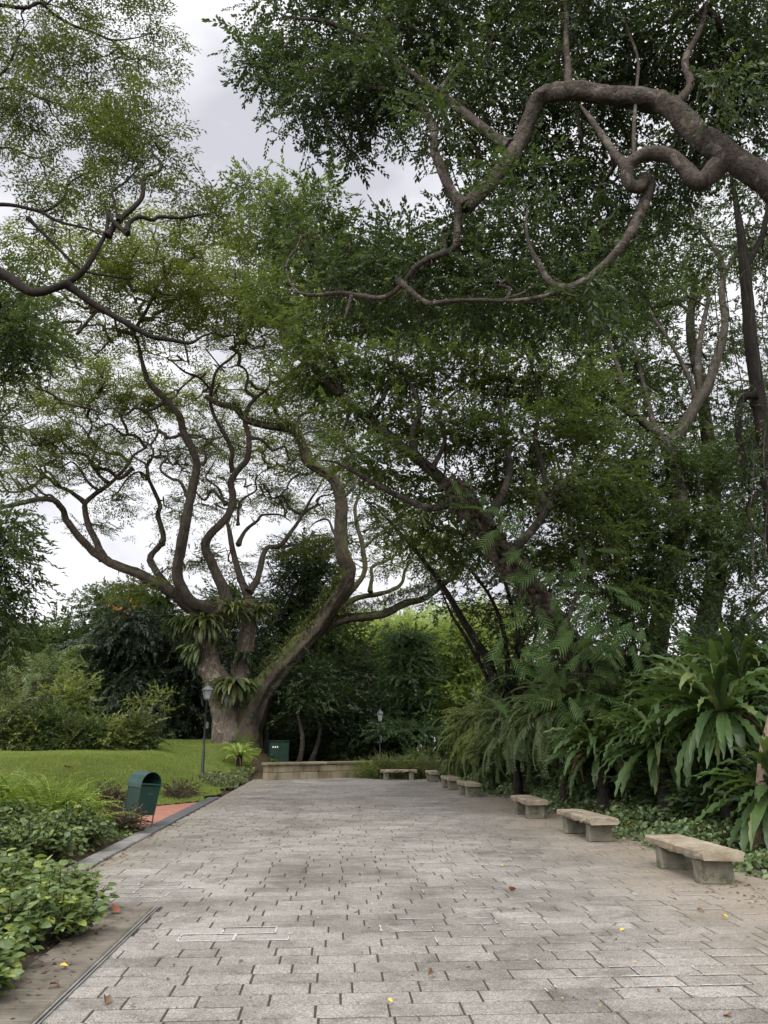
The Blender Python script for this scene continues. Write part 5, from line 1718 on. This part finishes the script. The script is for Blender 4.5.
def shrub(name, label, p, h, w, leaf, kind, n, per=7, group=None, cat='shrub', smin=.7, smax=1.2, updir=.3, bark=None, flat=.8, spread=.25):
    b = np.array([p[0], p[1], float(terrain(p[0], p[1])) - .03])
    lim = []
    for i in range(4):
        a = rng.uniform(0, 6.28)
        q = b + np.array([math.cos(a) * w * .45, math.sin(a) * w * .45, h * rng.uniform(.5, .8)])
        lim.append(([b + [math.cos(a) * .04, math.sin(a) * .04, 0], (b + q) / 2 + np.array([0, 0, h * .12]), q], .012 + .012 * h, .006))
    pads_ = []
    for i in range(6):
        a = rng.uniform(0, 6.28)
        r = w * rng.uniform(.1, .55)
        pads_.append((b + np.array([math.cos(a) * r, math.sin(a) * r, h * rng.uniform(.3, .75)]), (w * .45, w * .45, h * .25 * flat + .05), max(3, n // 6)))
    return tree(name, label, cat, b, lim, pads_, leaf, kind, bark or B_dark, group, per=per, spread=(spread * w * .5, spread * w * .5, spread * h * .4), bf=.4, tip=.004, wig=.1, pipe=.45, rmax=.02, updir=updir,
                smin=smin, smax=smax, sides=4, attach=.3, minr=.003)


ul = ['under the tree gap left of the cabinet', 'just right of the cabinet', 'behind the wall below the slanting stem', 'behind the wall centre', 'left of the far lamp', 'right of the far lamp', 'under the layered conifer', 'right of the conifer foot',
      'beyond the corner bench', 'behind the pinnate ferns']
for i, (x, Y, h, w) in enumerate([(255, 39, 1.6, 1.6), (290, 40, 1.6, 1.6), (318, 40.5, 1.8, 1.7), (345, 39, 1.6, 1.5), (365, 37.5, 1.9, 1.4), (392, 38.5, 1.0, 1.2), (420, 39, 1.0, 1.4), (445, 37, 1.6, 1.4), (465, 35, 1.8, 1.5), (490, 33, 2.4, 1.7)]):
    p = at(x, 762, Y)
    shrub('dark_shrub', 'dark leafy shrub ' + ul[i], p, h, w, L_dark, 'big', 60, group=US, smin=.6, smax=1.1)

# palm at the left
pb = at(28, 745, 33)
pz = float(terrain(pb[0], pb[1]))
pm = thing('palm_tree', 'palm with arching feather fronds left of the bushy trees', 'palm', (pb[0], pb[1], pz))
g = Geo()
tube(g, [(pb[0], pb[1], pz - .1), (pb[0] + .1, pb[1], pz + 1.5), (pb[0] + .2, pb[1], pz + 2.7)], [.16, .12, .1], 9, lump=.1)
g.build('trunk', B_grey, pm, smooth=True)
g = Geo()
for i in range(15):
    pinnate(rng.uniform(2.2, 3.2), i * 2.4 + rng.normal(0, .2), rng.uniform(.3, 1.3), rng.uniform(1.2, 2.0), 300 + i, g, (pb[0] + .2, pb[1], pz + 2.7), nl=34, ll=.75, lw=.05, hang=.5)
g.build('crown', L_staghorn, pm)

# young staked trees behind the lawn
for i, (x, Y, h, lab) in enumerate([(157, 31.5, 2.6, 'slim young tree with pale straight stem at the right end of the shrub row'), (137, 31, 2.2, 'small young tree with flat leafy top next to the pale straight stem'), (45, 31, 2.6, 'young thin tree standing up out of the left shrub row')]):
    p = on(x, 752)
    p = at(x, 752, Y)
    b = np.array([p[0], p[1], float(terrain(p[0], p[1])) - .05])
    tree('young_tree', lab, 'tree', b, [([b, b + [.03, 0, h * .5], b + [0, .03, h]], .03, .012)], [(b + [0, 0, h * .85], (.45, .45, .15), 16), (b + [.2, 0, h * .6], (.35, .35, .12), 6)], L_light, 'mid', B_grey, None, per=3, smin=.35, smax=.6, spread=(.15, .15, .06), tip=.005, rmax=.012, sides=4, attach=.6)

# shrub row along the top of the lawn
SR = 'shrubs along the top of the lawn'
sl = ['at the left end', 'dull grey green, second from the left end', 'with upright shoots, third from the left', 'rounded, fourth from the left', 'before the palm foot', 'pale leaved, sixth from the left', 'low, seventh from the left', 'in front of the young trees', 'at the right end by the rain tree mound', 'taller, behind the left end', 'taller, behind the middle', 'tall, behind the palm foot']
for i, (x, Y, h, w, lf) in enumerate([(-12, 29, 1.25, 1.0, L_mid), (12, 29, 1.5, .8, L_shrub), (32, 29.3, 1.0, .75, L_light), (52, 29.2, 1.2, .75, L_mid), (72, 29.4, .8, .75, L_shrub), (92, 29.3, 1.1, .75, L_mid), (112, 29.6, .85, .75, L_light), (130, 29.8, 1.05, .75, L_shrub), (146, 30.2, .7, .55, L_mid),
                                      (5, 31, 2.4, .9, L_shrub), (66, 31.5, 2.3, .8, L_light), (30, 31.8, 2.5, .9, L_shrub)]):
    p = at(x, 755, Y)
    shrub('leafy_shrub', 'leafy shrub above the lawn, ' + sl[i], p, h * 1.2, w, lf, ['mid', 'big', 'fig'][i % 3], 60, group=SR, smin=.5, smax=[1.0, .7, 1.3][i % 3], per=6, spread=.35)

# ------------------------------------------------------------------ fern bank on the right
FB = 'large ferns behind the benches'
west = (math.pi * .62, math.pi * 1.55)
NFL = [
    ('large birds nest fern with long wavy straps right above the nearest bench', at(722, 712, 11.6), 1.45, .145, 92, 1, 2, 1.9),
    ('birds nest fern cut by the right edge beside a brown bare stem', at(775, 790, 10.3), 1.2, .14, 46, 2, 1, .9),
    ('broad birds nest fern with drooping straps between the two nearest benches', at(660, 744, 13.2), 1.35, .125, 88, 3, 4, 1.4),
    ('upper birds nest fern with fronds against the bright sky at right', at(740, 680, 13.0), 1.45, .135, 80, 4, 2, 2.2),
    ('low birds nest fern behind the second bench with a brown collar of dead leaves', at(600, 752, 15.0), 1.25, .105, 84, 5, 8, 1.0),
    ('upright birds nest fern left of the large one near the slanting trunk', at(685, 705, 14.2), 1.3, .12, 74, 6, 2, 1.8),
]
for (lab, p, L, w, nf, sd, dd, stp) in NFL:
    p = EYE + (p - EYE) * 1.05
    nest_fern('nest_fern', lab, p, L, w, int(nf * 1.25), 50 + sd, L_nest, FB, elr=(-.55, 1.3), droop=(.7, 2.0), az=(math.pi * .35, math.pi * 1.95), dead=dd, stump=max(.4, p[2] - float(terrain(p[0], p[1])) + .1))


def pinnate_fern(lab, p, L, nf, sd, leaf, ll=.26, lw=.05, az=(math.pi * .55, math.pi * 1.75), elr=(-.8, 1.2), droop=(1.0, 2.1), nl=26):
    k = np.random.default_rng(sd)
    r = thing('pinnate_fern', lab, 'fern', p, FB)
    g = Geo()
    for i in range(nf):
        pinnate(L * k.uniform(.7, 1.1), k.uniform(*az), k.uniform(*elr), k.uniform(*droop), sd * 100 + i, g, np.array(p) + k.normal(0, .12, 3), nl=nl, ll=ll, lw=lw)
    g.build('fronds', leaf, r)
    g = Geo()
    h = p[2] - float(terrain(p[0], p[1])) + .1
    o_ = np.array(p)
    tube(g, [o_ - [0, 0, h], o_ - [.03, 0, h * .5], o_], [.14, .1, .16], 9, lump=.25, seed=sd)
    g.build('stump', B_dark, r, smooth=True)


pinnate_fern('tall grey green fern with long feather fronds behind the third bench', at(560, 708, 18.0), 1.7, 69, 61, L_staghorn)
pinnate_fern('drooping grey green fern left of the tall one, over the pair of mid benches', at(515, 728, 21.0), 1.6, 66, 62, L_staghorn)
pinnate_fern('yellowish green fern with upright arching fronds near the far benches', at(482, 728, 25.0), 1.7, 66, 63, L_light, ll=.34)
pinnate_fern('shadowed fern filling the gap behind the second and third benches', at(590, 735, 17.6), 1.4, 60, 64, L_staghorn)
pinnate_fern('dark low fern between the far benches and the drooping ferns', at(500, 755, 23.0), 1.1, 60, 65, L_mid)
pinnate_fern('dark fern tucked under the slanting trunk', at(625, 715, 16.2), 1.3, 60, 66, L_mid)
pinnate_fern('small fern tuft at the left end of the fern bank', at(465, 750, 28.0), 1.2, 60, 67, L_mid)
# dark thicket behind the ferns
tl = ['above the right end of the bank', 'behind the large birds nest fern', 'behind the upright birds nest fern', 'behind the slanting trunk foot', 'beyond the second bench', 'beyond the third bench', 'behind the tall feather fern', 'behind the drooping grey fern', 'behind the yellowish fern', 'at the far end of the fern bank', 'low beside the nearest bench', 'below the broad birds nest fern', 'deep behind the slanting trunk', 'under the many-stemmed tree', 'low in the hollow under the large birds nest fern', 'low in the hollow before the second bench fern', 'low in the hollow beside the second bench', 'low in the hollow beyond the second bench', 'low behind the third bench', 'low under the drooping grey fern', 'low behind the fifth bench']
for i, (x, y, h, w) in enumerate([(10.2, 10.5, 2.6, 1.6), (9.0, 12.4, 2.2, 1.5), (8.7, 14.4, 2.6, 1.5), (8.2, 16.6, 2.9, 1.5), (7.8, 18.6, 3.2, 1.5), (7.4, 20.6, 3.2, 1.5), (7.3, 22.6, 3.4, 1.6), (7.0, 25.0, 3.4, 1.6), (6.8, 27.6, 3.2, 1.6), (6.4, 30.2, 2.8, 1.6),
                                    (7.6, 10.6, 1.5, 1.2), (7.0, 13.2, 1.4, 1.2), (9.8, 18.0, 3.6, 1.9), (6.4, 23.5, 2.2, 1.2), (6.8, 11.2, 1.1, .8), (6.7, 12.9, 1.1, .8), (6.5, 14.6, 1.1, .8), (6.3, 16.4, 1.2, .8), (6.2, 18.6, 1.2, .8), (6.0, 20.8, 1.2, .8), (5.8, 25.5, 1.1, .8)]):
    shrub('thicket_shrub', 'dark thicket shrub ' + tl[i], (x, y), h, w, L_dark, 'mid', 130, group='dark thicket behind the fern bank', smin=.9, smax=1.5, per=8)

# plants before the wall at the far end
for i, (x, Y, h, lab) in enumerate([(372, 31.3, .8, 'at the end of the visible wall'), (388, 31.3, 1.0, 'left behind the frontal bench'), (404, 31.3, 1.0, 'right behind the frontal bench'), (422, 31.0, 1.0, 'between the frontal and corner benches'), (440, 31.0, .75, 'behind the corner bench'), (458, 29.5, .7, 'right of the corner bench')]):
    p = at(x, 776, Y)
    r = thing('fern_clump', 'light green fern clump ' + lab, 'fern', (p[0], p[1], 0), 'fern clumps along the far plaza edge')
    g = Geo()
    for q in range(120):
        a = rng.uniform(0, 6.28)
        pinnate(h * rng.uniform(.8, 1.2), a, rng.uniform(.75, 1.45), rng.uniform(.3, 1.3), i * 90 + q, g, (p[0] + rng.normal(0, .33), p[1] + rng.normal(0, .15), .0), nl=14, ll=.13, lw=.03)
    g.build('fronds', L_shrub if i % 2 else L_light, r)
# white-flowered dark shrub by the lamp
p = at(425, 765, 33.5)
ws = shrub('flowering_shrub', 'low dark shrub dotted with small white flowers behind the far benches', p, .9, .9, L_mid, 'mid', 50, cat='shrub')
g = Geo()
c0 = np.array([p[0], p[1], 1.0])
scatter_sprays(g, 'fig', c0 + rng.normal(0, 1, (14, 3)) * np.array([.7, .3, .18]), rng.normal(0, 1, (14, 3)), np.tile([0, -.4, 1.0], (14, 1)), .35, .6)
g.build('blossom', M_white, ws)

# nest fern and low planting on the mound
p = on(238, 768)
nest_fern('nest_fern', 'small bright nest fern on a dark stump below the rain tree', p + np.array([0, 0, .45]), .85, .13, 34, 90, L_yel, None, elr=(.0, 1.3), droop=(.6, 1.5), stump=.5, dead=4)

# ------------------------------------------------------------------ ground cover under the fern bank
def cover(name, n, xr, yr, hf, leaf, l, w, dens=None, tilt=.5):
    x = rng.uniform(*xr, n)
    y = rng.uniform(*yr, n)
    h = hf(x, y)
    k = h > .01
    x, y, h = x[k], y[k], h[k]
    n = len(x)
    z = terrain(x, y) + h * rng.uniform(.25, 1, n) ** .6
    g = Geo()
    a = rng.uniform(0, 6.28, n)
    d = np.stack([np.cos(a), np.sin(a), rng.normal(-.35, .35, n)], 1)
    zz = np.stack([rng.normal(0, tilt, n), rng.normal(-.15, tilt, n), np.ones(n)], 1)
    sc = rng.uniform(.6, 1.25, n)
    g.scatter(leaf_tpl(l, w, .015, .15) if l > .06 else (RH[0] * np.array([w, l, l]), RH[1]), np.stack([x, y, z], 1), frames(d, zz, sc))
    return struct(g.build(name, leaf), 'stuff')


def hcov(x, y):
    e = 4.62 + .2 * np.sin(y * 1.3) + .15 * np.sin(y * 3.1) + .9 * ss((11 - y) / 3) - .55 * ss((y - 19) / 8)
    return .45 * ss((x - e) / .4) * (.7 + .3 * np.sin(x * 4 + y * 2.7)) * (x < e + 2.0)


cover('ground_cover', 34000, (4.2, 7.6), (6.5, 31), hcov, L_cover, .085, .062)


def hmd(x, y):
    d = ((x + 3.75) / .75) ** 2 + ((y - 27.5) / 2.6) ** 2
    d2 = ((x + 3.4) / .6) ** 2 + ((y - 31.0) / 2.0) ** 2
    return .3 * ss((1.1 - np.minimum(d, d2)) * 1.3) * (.75 + .25 * np.sin(x * 7 + y * 5)) * (x < -3.12)


cover('mound_planting', 9000, (-5, -2.6), (24, 34), hmd, L_shrub, .1, .06)
cover('bed_cover', 2600, (-4.6, -3.2), (9.0, 15.0), lambda x, y: .16 * ss((-3.3 - x) / .15) * (.6 + .4 * np.sin(x * 9 + y * 4)) * (y < 14.4), L_neard, .08, .055)
cover('verge_planting', 6000, (-2.75, 6), (32, 35), lambda x, y: .35 * ss((y - 32.3 - .1 * x) / .6), L_mid, .12, .06)

# lawn blades
n = 190000
x = rng.uniform(-12, -3.2, n)
y = 17.5 + 20 * rng.uniform(0, 1, n) ** 1.5
k = lawn_keep(x, y) & (hmd(x, y) < .03)
x, y = x[k], y[k]
n = len(x)
h = rng.uniform(.03, .08, n) * (1 + .45 * np.sin(x * 1.9 + 1.3 * np.sin(y * .8)) * np.sin(y * 1.4))
a = rng.uniform(0, 6.28, n)
b = np.stack([x, y, terrain(x, y) + .028], 1)
sd = np.stack([np.cos(a), np.sin(a), 0 * a], 1) * .009
tp = np.stack([rng.normal(0, .03, n), rng.normal(0, .03, n), h], 1)
V = np.stack([b - sd, b + sd, b + tp], 1).reshape(-1, 3)
g = Geo()
g.add(V, np.arange(3 * n).reshape(-1, 3))
struct(g.build('grass', L_grass), 'stuff')

# ------------------------------------------------------------------ foreground planting on the left
FS = 'bright leafed shrubs in the near left bed'
LN = [leaf_tpl(.105, .072, .012, .12), leaf_tpl(.085, .056, .012, .2), leaf_tpl(.12, .08, .018, .18)]
for i, (x, y, h, w, lab) in enumerate([(-2.62, 6.0, 0.44, .55, 'leafy bright green shrub at the lower left corner over the drain slab'), (-2.38, 7.0, 0.46, .5, 'leafy yellow green shrub spilling over the near drain slab'),
                                       (-3.3, 6.6, 0.60, .65, 'leafy green shrub at the left edge in the near bed'), (-2.55, 8.0, 0.44, .52, 'leafy green shrub behind the far end of the drain slab'), (-3.4, 7.9, 0.54, .65, 'leafy shrub at the left edge behind the corner shrub'),
                                       (-3.4, 9.0, 0.34, .5, 'low leafy shrub in front of the bare soil patch'), (-4.4, 8.6, 0.48, .7, 'leafy shrub by the left edge, further back in the near bed'), (-2.4, 5.55, 0.34, .42, 'leafy shrub at the very bottom left edge')]):
    zb_ = float(terrain(x, y))
    r = thing('leafy_shrub', lab, 'shrub', (x, y, zb_), FS)
    g = Geo()
    gs = Geo()
    ns = 95
    for q in range(ns):
        a, rr = rng.uniform(0, 6.28), w * math.sqrt(rng.uniform(0, 1))
        hh = h * (1 - .55 * (rr / w) ** 2) * rng.uniform(.75, 1.08)
        tip_ = np.array([x + math.cos(a) * rr, y + math.sin(a) * rr, zb_ + hh])
        b0 = np.array([x + math.cos(a) * rr * .45, y + math.sin(a) * rr * .45, zb_ - .02])
        P = catmull([b0, (b0 + tip_) / 2 + [math.cos(a) * .05, math.sin(a) * .05, .03], tip_], 3)
        tube(gs, P, [.005, .005, .0045, .004, .0035, .003, .003][:len(P)], 4)
        nl = 9
        tt = np.linspace(.35, 1, nl)
        pos = np.stack([np.interp(tt, np.linspace(0, 1, len(P)), P[:, c2]) for c2 in range(3)], 1)
        aa = rng.uniform(0, 6.28) + np.arange(nl) * 2.4
        d = np.stack([np.cos(aa), np.sin(aa), rng.normal(-.1, .3, nl) + .35 * (tt > .9)], 1) + np.array([math.cos(a), math.sin(a), 0]) * .35 * rr / w
        zz = np.stack([rng.normal(0, .3, nl), rng.normal(-.1, .3, nl), np.ones(nl)], 1)
        w_ = rng.integers(0, 3, nl)
        Rm = frames(d, zz, rng.uniform(.6, 1.15, nl))
        for c2 in range(3):
            g.scatter(LN[c2], pos[w_ == c2], Rm[w_ == c2])
    g.build('foliage', L_near, r)
    gs.build('stem', B_dark, r)
DS = 'dark leafed shrubs in the left bed'
for i, (x, y, h, w, lab) in enumerate([(-3.75, 10.7, .5, .6, 'dark leafy shrub beside the middle kerb stones'), (-4.5, 10.2, .4, .7, 'dark leafy shrub behind the bare soil patch'), (-3.7, 12.0, .5, .6, 'dark glossy shrub at the kerb before the bin'), (-5.3, 11.2, .4, .8, 'dark shrub at the left edge below the ferns'), (-4.7, 11.9, .38, .7, 'dark shrub under the bright ferns'),
                                       (-5.6, 9.8, .45, .8, 'dark shrub at the left edge in the middle of the bed'), (-6.4, 11.8, .5, .9, 'dark shrub at the left edge beside the lawn')]):
    zb_ = float(terrain(x, y))
    r = thing('dark_leafed_shrub', lab, 'shrub', (x, y, zb_), DS)
    g = Geo()
    gs = Geo()
    for q in range(110):
        a, rr = rng.uniform(0, 6.28), w * math.sqrt(rng.uniform(0, 1))
        hh = h * (1 - .5 * (rr / w) ** 2) * rng.uniform(.7, 1.1)
        tip_ = np.array([x + math.cos(a) * rr, y + math.sin(a) * rr, zb_ + hh])
        b0 = np.array([x + math.cos(a) * rr * .45, y + math.sin(a) * rr * .45, zb_ - .02])
        tube(gs, [b0, (b0 + tip_) / 2 + [0, 0, .03], tip_], .004, 4)
        nl = 8
        tt = np.linspace(.3, 1, nl)[:, None]
        pos = b0 * (1 - tt) + tip_ * tt
        aa = rng.uniform(0, 6.28) + np.arange(nl) * 2.4
        d = np.stack([np.cos(aa), np.sin(aa), rng.normal(-.1, .35, nl)], 1)
        zz = np.stack([rng.normal(0, .35, nl), rng.normal(-.1, .35, nl), np.ones(nl)], 1)
        g.scatter(LN[1], pos, frames(d, zz, rng.uniform(.7, 1.35, nl)))
    g.build('foliage', L_neard, r)
    gs.build('stem', B_dark, r)
FF = 'bright green ferns at the lawn edge'
for i, (x, y, lab) in enumerate([(-4.35, 13.5, 'bright green fern clump just left of the bin'), (-4.9, 13.3, 'bright yellow green fern clump left of the brick path'), (-5.7, 13.6, 'bright fern clump against the lawn, third left of the bin'), (-6.6, 13.9, 'bright fern clump against the lawn, near the left edge'),
                                 (-4.4, 12.7, 'mid green fern clump in front of the clump by the bin'), (-5.4, 12.6, 'mid green fern clump above the dark shrubs'), (-7.4, 14.0, 'fern clump at the left edge against the lawn')]):
    zb_ = float(terrain(x, y))
    r = thing('fern_clump', lab, 'fern', (x, y, zb_), FF)
    g = Geo()
    for q in range(70):
        pinnate(rng.uniform(.7, 1.1), rng.uniform(0, 6.28), rng.uniform(.45, 1.35), rng.uniform(.7, 1.7), i * 100 + q + 5000, g, (x + rng.normal(0, .28), y + rng.normal(0, .2), zb_ + .02), nl=17, ll=.15, lw=.032)
    g.build('fronds', L_fern, r)
# maroon plants by the bin and along the path
for i, (px, py, h, w, lab) in enumerate([(112, 806, .3, .3, 'maroon leaved plant left behind the bin'), (122, 833, .2, .2, 'maroon leaved plant at the foot of the bin'), (104, 809, .3, .3, 'maroon leaved plant further left behind the bin'), (172, 800, .22, .35, 'withered brown plant at the lawn corner right of the bin'), (182, 797, .18, .3, 'withered brown plant at the tip of the brick path'), (108, 826, .25, .22, 'maroon leaved plant between bin and ferns')]):
    p = on(px, py)
    shrub('maroon_plant', lab, p, h, w, L_redsh, 'fig', 26, per=5, group='maroon plants round the bin', cat='plant', smin=.5, smax=.9)

# brown bare stem at right edge
p = at(764, 800, 10.6)
st = thing('dead_stem', 'brown peeling dead stem at the right edge among the nest ferns', 'stem', (p[0], p[1], float(terrain(p[0], p[1]))))
g = Geo()
tube(g, pts([(757, 855), (760, 800), (765, 750), (772, 715)], 10.6, 10.9), [.09, .08, .07, .05], 9, lump=.2)
g.build('bark', bark_mat('peeling_bark', (.1, .065, .045), (.26, .19, .14)), st, smooth=True)

# ------------------------------------------------------------------ litter drifted along the edges
def litter(name, n, xf, yr, m):
    y = rng.uniform(*yr, n)
    x = xf(y, n)
    z = np.where((x < -3.3) | (x > 5.2), terrain(x, y) + .01, .012) + np.where((x > -2.2) & (x < -1.7) & (y < 8.3), .016, 0)
    g = Geo()
    a = rng.uniform(0, 6.28, n)
    sz = rng.uniform(.015, .06, n)
    g.scatter((RH[0] * np.array([.5, 1, 1]), RH[1]), np.stack([x, y, z + .004], 1), frames(np.stack([np.cos(a), np.sin(a), rng.normal(0, .2, n)], 1), np.stack([rng.normal(0, .3, n), rng.normal(0, .3, n), np.ones(n)], 1), sz))
    struct(g.build(name, m), 'stuff')


litter('brown_litter', 1500, lambda y, n: 4.75 + .2 * np.sin(y * 1.3) - np.abs(rng.normal(0, .25, n)), (7, 30), L_brown)
litter('dry_litter', 700, lambda y, n: np.where(y < 8.2, -2.05 + rng.normal(0, .14, n), -3.05 + rng.normal(0, .12, n)), (4.5, 16), L_dry)
litter('soil_litter', 900, lambda y, n: -3.6 + rng.normal(0, .35, n), (8.5, 12), L_brown)
litter('paving_litter', 420, lambda y, n: rng.uniform(-2.9, 4.8, n), (4.5, 28), L_dry)

# ------------------------------------------------------------------ fallen leaves
LF = [leaf_tpl(1, .55, .1, .25), leaf_tpl(1, .45, .22, .1), leaf_tpl(1, .7, -.05, -.2)]


def fallen(label, px, py, size, m, kind=0, group=None, zoff=0.0, curl=.3, loc=None):
    p = on(px, py) if loc is None else loc
    size *= .62
    zz = max(.016, p[2] + .03 if (p[0] < -3.2 or p[0] > 5) else .016) + zoff
    g = Geo()
    a = rng.uniform(0, 6.28)
    o_ = np.array([p[0], p[1], zz])
    g.scatter(LF[kind], [o_ + [0, 0, size * .12]], frames(np.array([[math.cos(a), math.sin(a), rng.normal(0, curl)]]), np.array([[rng.normal(0, curl), rng.normal(0, curl), 1.0]]), [size]))
    return tag(g.build('fallen_leaf', m, loc=o_), label, 'leaf', group)


fallen('reddish curled fallen leaf on the drain slab beside the bright shrub', 120, 917, .17, L_red, 2, zoff=.02, curl=.6)
fallen('dark brown fallen leaf on the pavers near the bottom left', 105, 1003, .17, L_brown, 1)
fallen('upright reddish brown fallen leaf before the nearest bench', 516, 892, .15, L_red, 2, curl=.9)
fallen('tan fallen leaf lying in the middle of the pavers', 433, 977, .16, L_dry, 1)
fallen('orange brown fallen leaf at the bottom right', 733, 1020, .14, L_red, 0)
fallen('pale curled fallen leaf at the front left drain slab', 58, 994, .15, L_dry, 1, zoff=.02)
fallen('yellow fallen leaf on the drain slab under the shrub', 58, 974, .11, L_yellow, 0, zoff=.02)
fallen('small tan fallen leaf on the drain slab joint', 72, 968, .1, L_dry, 0, zoff=.02)
fallen('tan crumpled fallen leaf at the centre left of the pavers', 376, 862, .2, L_dry, 2)
fallen('yellow fallen leaf on the pavers left of the reddish brown upright one', 503, 868, .12, L_yellow, 0)
fallen('yellow fallen leaf to the right of the nearest bench foreground', 722, 920, .12, L_yellow, 1)
fallen('tan fallen leaf in front of the nearest bench', 697, 912, .12, L_dry, 1)
fallen('dark curled fallen leaf on the pavers right of the bin', 188, 889, .16, L_brown, 2)
fallen('dark fallen leaf on the pavers nearest the brick path end', 258, 842, .13, L_brown, 2)
fallen('dark fallen leaf on the pavers a little left of centre, mid distance', 204, 843, .14, L_brown, 2)
fallen('dark fallen leaf in the centre of the far pavers', 358, 810, .16, L_brown, 2)
fallen('large tan fallen leaf on the upper lawn', 72, 768, .42, L_dry, 2, curl=.1)
fallen('large tan fallen leaf on the lawn near the lamp', 164, 763, .38, L_dry, 2, curl=.1)
fallen('large pale fallen leaf on the mound planting', 180, 786, .35, L_dry, 2, curl=.2)
fallen('pinkish dead leaf on the bare soil beside the kerb', 62, 872, .2, L_red, 0)
fallen('pale dead leaf on the bare soil edge', 55, 876, .2, L_dry, 2)
fallen('dark fallen leaf beside the bin foot on the kerb band', 157, 828, .1, L_brown, 2)
g0 = fallen('yellowed fallen frond lying by the bed between the first two benches', 630, 832, .6, L_yellow, 1, curl=.1)
k = 0
while k < 46:
    px, py = rng.uniform(150, 768), 800 + 224 * rng.uniform(0, 1) ** .8
    p = on(px, py)
    if -1.6 < p[0] < 4.9 and p[1] < 27:
        fallen('tiny yellow or brown leaf among the many scattered over the pavers', px, py, rng.uniform(.03, .07), [L_yellow, L_dry, L_yellow, L_brown][k % 4], k % 2, 'tiny leaves scattered over the pavers')
        k += 1
